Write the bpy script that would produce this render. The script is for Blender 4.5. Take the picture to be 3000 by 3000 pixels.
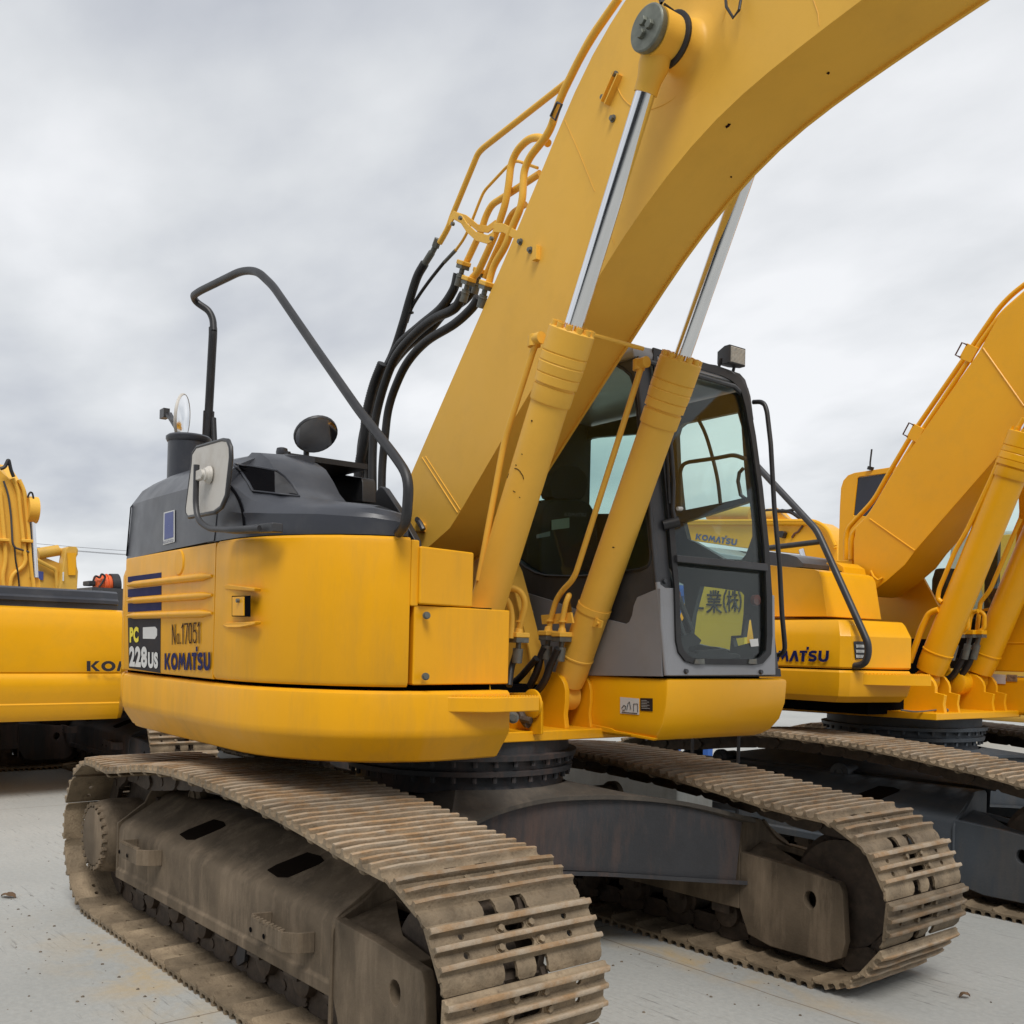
import bpy, bmesh, math, random
from mathutils import Vector, Matrix
from mathutils.geometry import tessellate_polygon
R = math.radians
random.seed(7)
scene = bpy.context.scene
for o in list(bpy.data.objects): bpy.data.objects.remove(o)

# ------------------------------------------------------------------ camera
FPX, CX, CY = 2977.7, 1500.0, 1873.3
CAM = Vector((4.5331, -3.4099, 1.6069))
YAW, PIT, ROL = 2.4486, 0.0069, 0.0241
cF = Vector((math.cos(YAW)*math.cos(PIT), math.sin(YAW)*math.cos(PIT), math.sin(PIT)))
cR = Vector((math.sin(YAW), -math.cos(YAW), 0)); cU = cR.cross(cF)
cR2 = math.cos(ROL)*cR+math.sin(ROL)*cU; cU2 = -math.sin(ROL)*cR+math.cos(ROL)*cU
cam = bpy.data.cameras.new('camera'); camo = bpy.data.objects.new('camera', cam)
scene.collection.objects.link(camo); scene.camera = camo
cam.sensor_width = 36; cam.sensor_fit = 'HORIZONTAL'
cam.lens = 36*FPX/3000; cam.shift_y = (CY-1500)/3000
cam.clip_start = .05; cam.clip_end = 3000
camo.matrix_world = Matrix(((cR2.x, cU2.x, -cF.x, CAM.x), (cR2.y, cU2.y, -cF.y, CAM.y), (cR2.z, cU2.z, -cF.z, CAM.z), (0, 0, 0, 1)))
scene.render.resolution_x = 1024; scene.render.resolution_y = 1024

# ------------------------------------------------------------------ sky, sun, exposure
SUN_EL, SUN_AZ = R(55), R(-32)          # azimuth measured from +X towards +Y
w = bpy.data.worlds.new('World'); scene.world = w; w.use_nodes = True
nt = w.node_tree; nt.nodes.clear()
def N(t, **k):
    n = nt.nodes.new(t)
    for a, b in k.items(): setattr(n, a, b)
    return n
sky = N('ShaderNodeTexSky'); sky.sky_type = 'NISHITA'; sky.sun_disc = False
sky.sun_elevation = SUN_EL; sky.sun_rotation = R(90)-SUN_AZ
tc = N('ShaderNodeTexCoord')
sep = N('ShaderNodeSeparateXYZ'); nt.links.new(tc.outputs['Generated'], sep.inputs[0])
add = N('ShaderNodeMath', operation='ADD'); add.inputs[1].default_value = .22; nt.links.new(sep.outputs[2], add.inputs[0])
mx = N('ShaderNodeMath', operation='MAXIMUM'); mx.inputs[1].default_value = .05; nt.links.new(add.outputs[0], mx.inputs[0])
dv = N('ShaderNodeVectorMath', operation='DIVIDE'); nt.links.new(tc.outputs['Generated'], dv.inputs[0])
cmb = N('ShaderNodeCombineXYZ')
for i in range(3): nt.links.new(mx.outputs[0], cmb.inputs[i])
nt.links.new(cmb.outputs[0], dv.inputs[1])
mp = N('ShaderNodeMapping'); mp.inputs['Scale'].default_value = (.8, 1.15, .5); mp.inputs['Rotation'].default_value = (0, 0, R(35)); mp.inputs['Location'].default_value = (3.1, 1.7, 0)
nt.links.new(dv.outputs[0], mp.inputs[0])
nz = N('ShaderNodeTexNoise'); nz.inputs['Scale'].default_value = 1.15; nz.inputs['Detail'].default_value = 4; nz.inputs['Roughness'].default_value = .45; nz.inputs['Distortion'].default_value = .35
nt.links.new(mp.outputs[0], nz.inputs['Vector'])
cr = N('ShaderNodeValToRGB')
e = cr.color_ramp.elements
e[0].position = .36; e[0].color = (5.2, 5.45, 6.0, 1)
e[1].position = .63; e[1].color = (9.2, 9.3, 9.5, 1)
m_ = e.new(.5); m_.color = (7.3, 7.5, 7.75, 1)
nz2 = N('ShaderNodeTexNoise'); nz2.inputs['Scale'].default_value = 3.4; nz2.inputs['Detail'].default_value = 6; nz2.inputs['Roughness'].default_value = .5; nt.links.new(mp.outputs[0], nz2.inputs['Vector'])
mxn = N('ShaderNodeMixRGB'); mxn.inputs[0].default_value = .33; nt.links.new(nz.outputs['Fac'], mxn.inputs[1]); nt.links.new(nz2.outputs['Fac'], mxn.inputs[2]); nt.links.new(mxn.outputs[0], cr.inputs[0])
mixw = N('ShaderNodeMixRGB'); mixw.inputs[0].default_value = .93
nt.links.new(sky.outputs[0], mixw.inputs[1]); nt.links.new(cr.outputs[0], mixw.inputs[2])
bg = N('ShaderNodeBackground'); bg.inputs['Strength'].default_value = .086
nt.links.new(mixw.outputs[0], bg.inputs[0])
wo = N('ShaderNodeOutputWorld'); nt.links.new(bg.outputs[0], wo.inputs[0])
sl = bpy.data.lights.new('sun', 'SUN'); slo = bpy.data.objects.new('sun', sl); scene.collection.objects.link(slo)
sl.energy = 2.1; sl.angle = R(24); sl.color = (1, .965, .92)
sd = Vector((math.cos(SUN_EL)*math.cos(SUN_AZ), math.cos(SUN_EL)*math.sin(SUN_AZ), math.sin(SUN_EL)))
slo.rotation_euler = (-sd).to_track_quat('-Z', 'Y').to_euler()
vs = scene.view_settings; vs.view_transform = 'Standard'; vs.look = 'None'; vs.gamma = 1; vs.exposure = 0.27

# ------------------------------------------------------------------ frames: world <-> machine coordinates
class Frame:
    def __init__(s, ox=0, oy=0, a=0):
        s.o = Vector((ox, oy, 0)); s.X = Vector((math.cos(a), math.sin(a), 0)); s.Y = Vector((-math.sin(a), math.cos(a), 0)); s.Z = Vector((0, 0, 1))
    def w(s, p): return s.o+s.X*p[0]+s.Y*p[1]+s.Z*p[2]
    def l(s, p):
        d = p-s.o; return Vector((d.dot(s.X), d.dot(s.Y), d.z))
    def _b(s, u, v, n, c):
        d = cF+(u-CX)/FPX*cR2-(v-CY)/FPX*cU2
        t = (c+n.dot(s.o)-n.dot(CAM))/n.dot(d); return s.l(CAM+d*t)
    def y(s, u, v, c): return s._b(u, v, s.Y, c)     # traced outline point lying on the machine plane y = c
    def x(s, u, v, c): return s._b(u, v, s.X, c)
    def z(s, u, v, c): return s._b(u, v, s.Z, c)
WF = Frame()

# ------------------------------------------------------------------ materials
def mat(name, col, rough=.5, metal=0, var=.12, vscale=3.0, dirt=None, dirt_amt=.0, dscale=6.0, bump=0.0, bscale=60, coat=0, col2=None, streak=False, spec=None):
    m = bpy.data.materials.new(name); m.use_nodes = True; t = m.node_tree; n = t.nodes; L = t.links
    b = n['Principled BSDF']; b.inputs['Roughness'].default_value = rough; b.inputs['Metallic'].default_value = metal
    if coat: b.inputs['Coat Weight'].default_value = coat; b.inputs['Coat Roughness'].default_value = .12
    if spec is not None: b.inputs['Specular IOR Level'].default_value = spec
    g = n.new('ShaderNodeNewGeometry')
    n1 = n.new('ShaderNodeTexNoise'); n1.inputs['Scale'].default_value = vscale; n1.inputs['Detail'].default_value = 6; n1.inputs['Roughness'].default_value = .6
    L.new(g.outputs['Position'], n1.inputs['Vector'])
    r1 = n.new('ShaderNodeValToRGB'); r1.color_ramp.elements[0].position = .3; r1.color_ramp.elements[1].position = .72
    c2 = col2 if col2 else [min(1, c*(1+var)) for c in col]
    r1.color_ramp.elements[0].color = (*[c*(1-var) for c in col], 1); r1.color_ramp.elements[1].color = (*c2, 1)
    L.new(n1.outputs['Fac'], r1.inputs[0]); out = r1.outputs[0]
    if dirt:
        n2 = n.new('ShaderNodeTexNoise'); n2.inputs['Scale'].default_value = dscale; n2.inputs['Detail'].default_value = 10; n2.inputs['Roughness'].default_value = .7
        if streak:
            mpn = n.new('ShaderNodeMapping'); mpn.inputs['Scale'].default_value = (1, 1, .18); L.new(g.outputs['Position'], mpn.inputs[0]); L.new(mpn.outputs[0], n2.inputs['Vector'])
        else: L.new(g.outputs['Position'], n2.inputs['Vector'])
        r2 = n.new('ShaderNodeValToRGB'); r2.color_ramp.elements[0].position = .48; r2.color_ramp.elements[1].position = .72
        r2.color_ramp.elements[1].color = (dirt_amt,)*3+(1,)
        L.new(n2.outputs['Fac'], r2.inputs[0])
        mm = n.new('ShaderNodeMixRGB'); mm.inputs[2].default_value = (*dirt, 1); L.new(r2.outputs[0], mm.inputs[0]); L.new(out, mm.inputs[1]); out = mm.outputs[0]
    L.new(out, b.inputs['Base Color'])
    rr = n.new('ShaderNodeMapRange'); rr.inputs['To Min'].default_value = max(.02, rough-.09); rr.inputs['To Max'].default_value = min(1, rough+.12)
    n3 = n.new('ShaderNodeTexNoise'); n3.inputs['Scale'].default_value = 9; n3.inputs['Detail'].default_value = 8; L.new(g.outputs['Position'], n3.inputs['Vector'])
    L.new(n3.outputs['Fac'], rr.inputs[0]); L.new(rr.outputs[0], b.inputs['Roughness'])
    if bump:
        n4 = n.new('ShaderNodeTexNoise'); n4.inputs['Scale'].default_value = bscale; n4.inputs['Detail'].default_value = 8; L.new(g.outputs['Position'], n4.inputs['Vector'])
        bp = n.new('ShaderNodeBump'); bp.inputs['Strength'].default_value = bump; bp.inputs['Distance'].default_value = .004
        L.new(n4.outputs['Fac'], bp.inputs['Height']); L.new(bp.outputs[0], b.inputs['Normal'])
    return m
YEL = mat('body_yellow', (.80, .375, .004), .42, var=.05, vscale=2.0, dirt=(.40, .23, .05), dirt_amt=.3, dscale=6, streak=True, coat=.06, spec=.32, bump=.05, bscale=220)
YELO = mat('older_yellow', (.82, .46, .062), .46, var=.045, vscale=1.4, dirt=(.55, .30, .05), dirt_amt=.22, dscale=3.2, coat=.0, spec=.3, bump=.09, bscale=160)
YELB = mat('bright_yellow', (.84, .40, .004), .38, var=.04, vscale=2.0, dirt=(.45, .27, .05), dirt_amt=.15, dscale=5, coat=.08, spec=.35)
YELF = mat('far_yellow', (.62, .36, .05), .5, var=.08, vscale=1.5, dirt=(.35, .2, .06), dirt_amt=.5, dscale=3)
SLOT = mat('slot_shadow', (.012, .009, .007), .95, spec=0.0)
HOOD = mat('hood_grey', (.034, .037, .046), .34, var=.12, vscale=2.2, dirt=(.12, .115, .11), dirt_amt=.35, dscale=2.5, bump=.05, bscale=250)
BLK = mat('black_plastic', (.016, .016, .018), .45, var=.2, dirt=(.06, .055, .05), dirt_amt=.3)
DARK = mat('dark_cavity', (.006, .006, .007), .9, spec=0.0)  # near-black for seams and for the shade inside openings
GRYP = mat('cab_grey', (.235, .238, .25), .36, var=.06, vscale=1.6, dirt=(.19, .18, .165), dirt_amt=.4, dscale=4, coat=.2)
CHAR = mat('cab_charcoal', (.035, .036, .04), .4, var=.15, dirt=(.1, .095, .09), dirt_amt=.3, dscale=5)
RUBB = mat('hose_rubber', (.012, .012, .013), .5, var=.2, dirt=(.05, .045, .04), dirt_amt=.3)
STEEL = mat('fitting_steel', (.14, .145, .13), .5, .4, var=.25, vscale=20, dirt=(.2, .13, .07), dirt_amt=.5, dscale=25)
CHROME = mat('chrome', (.80, .81, .83), .06, 1, var=.03)
SHOE = mat('shoe_steel', (.262, .200, .130), .66, .05, var=.42, vscale=11, dirt=(.085, .060, .038), dirt_amt=.9, dscale=22, bump=.9, bscale=85, spec=.3)
def wear_edges(m):
    t = m.node_tree; n = t.nodes; L = t.links; P = n['Principled BSDF']; src = P.inputs['Base Color'].links[0].from_socket
    tc_ = n.new('ShaderNodeTexCoord'); sx = n.new('ShaderNodeSeparateXYZ'); L.new(tc_.outputs['Object'], sx.inputs[0])
    mr = n.new('ShaderNodeMapRange'); mr.inputs['From Min'].default_value = .030; mr.inputs['From Max'].default_value = .040; L.new(sx.outputs[2], mr.inputs[0])
    g = n.new('ShaderNodeNewGeometry'); nz_ = n.new('ShaderNodeTexNoise'); nz_.inputs['Scale'].default_value = 7; nz_.inputs['Detail'].default_value = 8; nz_.inputs['Roughness'].default_value = .7; L.new(g.outputs['Position'], nz_.inputs['Vector'])
    rp_ = n.new('ShaderNodeValToRGB'); rp_.color_ramp.elements[0].position = .42; rp_.color_ramp.elements[0].color = (.45, .37, .28, 1); rp_.color_ramp.elements[1].position = .60; rp_.color_ramp.elements[1].color = (.36, .21, .10, 1); L.new(nz_.outputs['Fac'], rp_.inputs[0])
    mm = n.new('ShaderNodeMath'); mm.operation = 'MULTIPLY'; mm.inputs[1].default_value = .6; L.new(mr.outputs[0], mm.inputs[0])
    mx_ = n.new('ShaderNodeMixRGB'); L.new(mm.outputs[0], mx_.inputs[0]); L.new(src, mx_.inputs[1]); L.new(rp_.outputs[0], mx_.inputs[2])
    oi = n.new('ShaderNodeObjectInfo'); mr2 = n.new('ShaderNodeMapRange'); mr2.inputs['To Min'].default_value = .72; mr2.inputs['To Max'].default_value = 1.2; L.new(oi.outputs['Random'], mr2.inputs[0])
    hs = n.new('ShaderNodeHueSaturation'); L.new(mr2.outputs[0], hs.inputs['Value']); L.new(mx_.outputs[0], hs.inputs['Color']); L.new(hs.outputs[0], P.inputs['Base Color'])
wear_edges(SHOE)
CHAIN = mat('chain_steel', (.07, .052, .038), .65, .2, var=.35, vscale=14, dirt=(.14, .1, .07), dirt_amt=.6, dscale=18, bump=.5, bscale=50)
FRAMEM = mat('track_frame_dirt', (.125, .095, .064), .8, var=.38, vscale=3.4, dirt=(.27, .205, .14), dirt_amt=.85, dscale=7, spec=.25, bump=.4, bscale=80, streak=True)
XFR = mat('centre_frame_grey', (.036, .037, .041), .62, var=.25, vscale=3, dirt=(.13, .075, .055), dirt_amt=.75, dscale=5, bump=.3, bscale=60, streak=True)
XTOP = mat('swing_grey', (.062, .053, .043), .7, var=.25, vscale=4, dirt=(.15, .12, .09), dirt_amt=.6, dscale=7, bump=.3)
XBLUE = mat('undercarriage_slate', (.05, .06, .072), .6, var=.2, vscale=3, dirt=(.11, .095, .08), dirt_amt=.6, dscale=4, bump=.3, streak=True)
NAVY = mat('navy_decal', (.008, .013, .085), .6, var=.1, spec=.15)
DKDEC = mat('dark_decal', (.022, .022, .027), .6, var=.1, spec=.15)
INK = mat('ink_decal', (.022, .004, .006), .6, var=.1, spec=.1)
WHT = mat('white_decal', (.62, .62, .6), .5, var=.05)
YDEC = mat('yellow_decal', (.80, .66, .06), .6, var=.05, spec=.2)
SEATM = mat('seat_fabric', (.014, .014, .016), .85, var=.25, bump=.3, bscale=300)
MIRB = mat('mirror_back_white', (.56, .53, .48), .45, var=.06, dirt=(.33, .27, .2), dirt_amt=.5, dscale=7)
MIRG = mat('mirror_glass', (.86, .87, .88), .03, 1, var=.01)
LAMPG = mat('lamp_glass', (.55, .55, .52), .2, .3, var=.2, vscale=60)
REDM = mat('red_stop', (.12, .03, .02), .4)
ORG = mat('orange_paint', (.75, .13, .03), .4, var=.1)
BLUEM = mat('blue_paint', (.02, .09, .35), .4)
CONC = mat('concrete_grey', (.26, .27, .26), .85, var=.2, vscale=3, dirt=(.15, .14, .12), dirt_amt=.6, dscale=4, bump=.3, streak=True)
SIGNY = mat('sign_yellow', (.72, .5, .03), .5, var=.05)
LEAF = mat('dry_leaf', (.12, .07, .035), .8, var=.3, vscale=60)
WIRE = mat('wire_grey', (.06, .06, .065), .6)

def glass_mat(name, tint, refl=.07):
    m = bpy.data.materials.new(name); m.use_nodes = True; t = m.node_tree; n = t.nodes; L = t.links
    n.clear(); o = n.new('ShaderNodeOutputMaterial'); tr = n.new('ShaderNodeBsdfTransparent'); tr.inputs[0].default_value = (*tint, 1)
    gl = n.new('ShaderNodeBsdfGlossy'); gl.inputs['Roughness'].default_value = .03; gl.inputs[0].default_value = (1, 1, 1, 1)
    lw_ = n.new('ShaderNodeLayerWeight'); lw_.inputs[0].default_value = .5
    pw = n.new('ShaderNodeMath'); pw.operation = 'POWER'; pw.inputs[1].default_value = 4.0; L.new(lw_.outputs['Facing'], pw.inputs[0])
    ma = n.new('ShaderNodeMath'); ma.operation = 'MULTIPLY_ADD'; ma.inputs[1].default_value = .45; ma.inputs[2].default_value = refl*.5; L.new(pw.outputs[0], ma.inputs[0])
    mxs = n.new('ShaderNodeMixShader'); L.new(ma.outputs[0], mxs.inputs[0]); L.new(tr.outputs[0], mxs.inputs[1]); L.new(gl.outputs[0], mxs.inputs[2]); L.new(mxs.outputs[0], o.inputs[0])
    return m
GLASS = glass_mat('tinted_glass', (.86, .95, .925)); GLASSF = glass_mat('front_glass', (.92, .965, .95), .05)

# ------------------------------------------------------------------ mesh builder
class MB:
    def __init__(s, fr=WF): s.v = []; s.f = []; s.fr = fr
    def add(s, vs, fs):
        k = len(s.v); s.v += [s.fr.w(p) for p in vs]; s.f += [tuple(i+k for i in f) for f in fs]; return s
    def box(s, a, b):
        x0, y0, z0 = a; x1, y1, z1 = b
        return s.add([(x0,y0,z0),(x1,y0,z0),(x1,y1,z0),(x0,y1,z0),(x0,y0,z1),(x1,y0,z1),(x1,y1,z1),(x0,y1,z1)],
                     [(0,3,2,1),(4,5,6,7),(0,1,5,4),(1,2,6,5),(2,3,7,6),(3,0,4,7)])
    def prism(s, pts, d, holes=()):
        """pts: planar loop of 3-D points, extruded by vector d; holes: further loops"""
        d = Vector(d); loops = [[Vector(p) for p in pts]]+[[Vector(p) for p in h] for h in holes]
        flat = [p for l in loops for p in l]; n = len(flat)
        tris = tessellate_polygon(loops)
        fs = [t for t in tris]+[tuple(i+n for i in reversed(t)) for t in tris]
        k = 0
        for l in loops:
            m = len(l)
            for i in range(m):
                a, b = k+i, k+(i+1) % m; fs.append((a, b, b+n, a+n))
            k += m
        return s.add(flat+[p+d for p in flat], fs)
    def loft(s, rings, close=True, caps=True):
        m = len(rings[0]); vs = [p for r in rings for p in r]; fs = []
        for i in range(len(rings)-1):
            for j in range(m if close else m-1):
                a = i*m+j; b = i*m+(j+1) % m; fs.append((a, b, b+m, a+m))
        if caps and close:
            fs.append(tuple(range(m))[::-1]); fs.append(tuple(range((len(rings)-1)*m, len(rings)*m)))
        return s.add(vs, fs)
    def cyl(s, a, b, r, r2=None, n=20, cap=True):
        a = Vector(a); b = Vector(b); r2 = r if r2 is None else r2
        d = (b-a).normalized(); u = d.orthogonal().normalized(); v = d.cross(u)
        rg = [[p+(u*math.cos(t)+v*math.sin(t))*q for t in [2*math.pi*i/n for i in range(n)]] for p, q in ((a, r), (b, r2))]
        return s.loft(rg, True, cap)
    def lathe(s, a, d, prof, n=24, u=None):
        """prof: list of (distance along d, radius)"""
        a = Vector(a); d = Vector(d).normalized(); u = d.orthogonal().normalized(); v = d.cross(u)
        rg = [[a+d*h+(u*math.cos(t)+v*math.sin(t))*q for t in [2*math.pi*i/n for i in range(n)]] for h, q in prof]
        return s.loft(rg, True, True)
    def tube(s, pts, r, n=10, fillet=0, rib=0):
        P = [Vector(p) for p in pts]
        if fillet:
            Q = [P[0]]
            for i in range(1, len(P)-1):
                a, b, c = P[i-1], P[i], P[i+1]; l = min(fillet, (a-b).length*.48, (c-b).length*.48)
                p0 = b+(a-b).normalized()*l; p1 = b+(c-b).normalized()*l
                for k in range(6):
                    t = k/5; Q.append(p0*(1-t)**2+b*2*t*(1-t)+p1*t*t)
            Q.append(P[-1]); P = Q
        else:
            pass
        rg = []; up = None
        for i, p in enumerate(P):
            d = (P[min(i+1, len(P)-1)]-P[max(i-1, 0)]).normalized()
            if up is None: up = d.orthogonal().normalized()
            up = (up-d*up.dot(d)).normalized(); v = d.cross(up)
            rr = r*(1+(rib if i % 2 else 0))
            rg.append([p+(up*math.cos(t)+v*math.sin(t))*rr for t in [2*math.pi*k/n for k in range(n)]])
        return s.loft(rg)
    def curve(s, pts, r, n=10, sub=8, rib=0):
        P = [Vector(p) for p in pts]; Q = []
        E = [P[0]*2-P[1]]+P+[P[-1]*2-P[-2]]
        for i in range(1, len(E)-2):
            a, b, c, d = E[i-1:i+3]
            for k in range(sub):
                t = k/sub; Q.append(.5*((2*b)+(c-a)*t+(2*a-5*b+4*c-d)*t*t+(3*b-a-3*c+d)*t**3))
        Q.append(P[-1]); return s.tube(Q, r, n, 0, rib)
    def build(s, name, m, parent=None, bevel=0, smooth=True, seg=2, angle=38):
        me = bpy.data.meshes.new(name); o_ = Vector((0, 0, 0))
        if parent is not None: o_ = wloc(parent)
        elif s.v:
            o_ = sum(s.v, Vector())/len(s.v); o_.z = min(v.z for v in s.v)
        me.from_pydata([v-o_ for v in s.v], [], s.f); me.update()
        bm = bmesh.new(); bm.from_mesh(me); bmesh.ops.recalc_face_normals(bm, faces=bm.faces); bm.to_mesh(me); bm.free()
        if smooth:
            for p in me.polygons: p.use_smooth = True
            me.set_sharp_from_angle(angle=R(angle))
        o = bpy.data.objects.new(name, me); scene.collection.objects.link(o)
        me.materials.append(m)
        if parent is not None: o.parent = parent
        else: o.location = o_
        if bevel:
            bv = o.modifiers.new('bevel', 'BEVEL'); bv.width = bevel; bv.segments = seg; bv.limit_method = 'ANGLE'; bv.angle_limit = R(32); bv.harden_normals = True
        return o
def wloc(o):
    p = Vector(o.location)
    while o.parent: o = o.parent; p += Vector(o.location)
    return p
def thing(name, label, cat, loc=(0, 0, 0), group=None):
    o = bpy.data.objects.new(name, None); scene.collection.objects.link(o); o.location = loc; o.empty_display_size = .2
    return tag(o, label, cat, group)
def tag(o, label, cat, group=None):
    o['label'] = label; o['category'] = cat
    if group: o['group'] = group
    return o
def structure(o): o['kind'] = 'structure'; return o

# ------------------------------------------------------------------ decals: text and quads laid on a surface
def text_mesh(txt, bold=0.0):
    cu = bpy.data.curves.new('t', 'FONT'); cu.body = txt; cu.offset = bold; cu.size = 1; cu.space_character = 1.0+bold*2.2 if bold else 1.12; cu.extrude = 0.0
    ob = bpy.data.objects.new('t', cu); scene.collection.objects.link(ob)
    bpy.context.view_layer.update()
    me = bpy.data.meshes.new_from_object(ob.evaluated_get(bpy.context.evaluated_depsgraph_get()))
    vs_ = [v.co.copy() for v in me.vertices]; fs_ = [tuple(p.vertices) for p in me.polygons]
    bpy.data.objects.remove(ob); bpy.data.meshes.remove(me)
    return vs_, fs_
def decal_text(txt, bl, br, tl, nrm, fr, m, parent, name='lettering', bold=.0, off=.004, extra=()):
    vs_, fs_ = text_mesh(txt, bold)
    x0 = min(v.x for v in vs_); x1 = max(v.x for v in vs_); y0 = min(v.y for v in vs_); y1 = max(v.y for v in vs_)
    bl, br, tl = map(Vector, (bl, br, tl)); nrm = Vector(nrm).normalized()
    mp_ = lambda x, y: bl+(br-bl)*x+(tl-bl)*y+nrm*off
    b = MB(fr); b.add([mp_((v.x-x0)/(x1-x0), (v.y-y0)/(y1-y0)) for v in vs_], fs_)
    for (a0, b0, a1, b1) in extra: b.add([mp_(a0, b0), mp_(a1, b0), mp_(a1, b1), mp_(a0, b1)], [(0, 1, 2, 3)])
    return b.build(name, m, parent, smooth=False)
def quad(pts, nrm, fr, m, parent, name, off=.003, th=.0015, bevel=0):
    n_ = Vector(nrm).normalized(); b = MB(fr); b.prism([Vector(p)+n_*(off-th) for p in pts], n_*th)
    return b.build(name, m, parent, smooth=False)
def glyph_komatsu(bl, br, tl, nrm, fr, m, parent, off=.004):
    """the maker's name in its own heavy geometric letters, drawn as polygons"""
    G = {
     'K': (.92, [[(0,0),(.26,0),(.26,1),(0,1)], [(.26,.5),(.62,0),(.92,0),(.52,.52),(.9,1),(.6,1)]]),
     'O': (1.0, ['ring']),
     'M': (1.12, [[(0,0),(.22,0),(.33,.58),(.56,.12),(.79,.58),(.9,0),(1.12,0),(.93,1),(.74,1),(.56,.6),(.38,1),(.19,1)]]),
     'A': (.86, [[(0,0),(.26,0),(.46,.62),(.6,0),(.86,0),(.6,1),(.34,1)]]),
     'T': (.66, [[(0,.78),(.2,.78),(.2,0),(.46,0),(.46,.78),(.66,.78),(.66,1),(0,1)], [(.56,1.06),(.78,1.06),(.78,1.34),(.56,1.34)]]),
     'S': (.8, ['s']),
     'U': (.86, [[(0,1),(0,.34),(.06,.14),(.2,.02),(.43,-.02),(.66,.02),(.8,.14),(.86,.34),(.86,1),(.6,1),(.6,.36),(.53,.24),(.43,.21),(.33,.24),(.26,.36),(.26,1)]]),
    }
    polys = []; x = 0
    for ch in 'KOMATSU':
        wd, pl = G[ch]
        for p in pl:
            if p == 'ring':
                k = 20; 
                for i in range(k):
                    a, c = 2*math.pi*i/k, 2*math.pi*(i+1)/k
                    polys.append([(x+.5+.5*math.cos(a), .5+.52*math.sin(a)), (x+.5+.5*math.cos(c), .5+.52*math.sin(c)), (x+.5+.24*math.cos(c), .5+.25*math.sin(c)), (x+.5+.24*math.cos(a), .5+.25*math.sin(a))])
            elif p == 's':
                path = [(.72,.80),(.55,.88),(.34,.88),(.17,.80),(.15,.66),(.26,.56),(.5,.48),(.64,.38),(.63,.22),(.48,.12),(.28,.12),(.08,.2)]
                hw = .125
                L_, R_ = [], []
                for i, q in enumerate(path):
                    a = path[max(i-1, 0)]; c = path[min(i+1, len(path)-1)]; dx, dy = c[0]-a[0], c[1]-a[1]; l = math.hypot(dx, dy)
                    L_.append((x+q[0]-dy/l*hw, q[1]+dx/l*hw)); R_.append((x+q[0]+dy/l*hw, q[1]-dx/l*hw))
                for i in range(len(path)-1): polys.append([L_[i], L_[i+1], R_[i+1], R_[i]])
            else: polys.append([(x+a, c) for a, c in p])
        x += wd+(.07 if ch not in 'MA' else .01)
    tot = x-.07; bl, br, tl = map(Vector, (bl, br, tl)); n_ = Vector(nrm).normalized(); b = MB(fr)
    for p in polys:
        q = [bl+(br-bl)*(a/tot)+(tl-bl)*c+n_*off for a, c in p]
        if len(q) == 4: b.add(q, [(0, 1, 2, 3)])
        else:
            b.add(q, [t for t in tessellate_polygon([q])])
    return b.build('maker_lettering', m, parent, smooth=False)

exec_order = []
# ------------------------------------------------------------------ laying things on a built surface
from mathutils.bvhtree import BVHTree
_bvh = {}
def surf(fr, objs, u, v, o=0.0):
    best = None; k = 0
    while best is None and k < 40:
        d = (cF+(u-CX)/FPX*cR2-(v+k*4-CY)/FPX*cU2).normalized(); k += 1
        for ob in objs:
            if ob.name not in _bvh:
                me = ob.data; wl = wloc(ob); _bvh[ob.name] = BVHTree.FromPolygons([x.co+wl for x in me.vertices], [tuple(p.vertices) for p in me.polygons])
            h = _bvh[ob.name].ray_cast(CAM, d)
            if h[0] is not None and (best is None or h[3] < best[3]): best = h
    n_ = best[1] if best[1].dot(d) < 0 else -best[1]
    return fr.l(best[0]+n_*o), Vector((n_.dot(fr.X), n_.dot(fr.Y), n_.z))
def on_surf(fr, objs, poly, name, m, parent, o=.004, th=.003, sub=5):
    pts = []
    for i in range(len(poly)):
        a, c = poly[i], poly[(i+1) % len(poly)]
        for k in range(sub): pts.append((a[0]+(c[0]-a[0])*k/sub, a[1]+(c[1]-a[1])*k/sub))
    cu, cv = sum(p[0] for p in pts)/len(pts), sum(p[1] for p in pts)/len(pts)
    rings = []
    for k in (1, .8, .6, .4, .2, .02): rings.append([surf(fr, objs, cu+(u-cu)*k, cv+(v-cv)*k, o)[0] for u, v in pts])
    q = MB(fr); q.loft(rings, True, False); return q.build(name, m, parent, angle=60), pts

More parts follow.
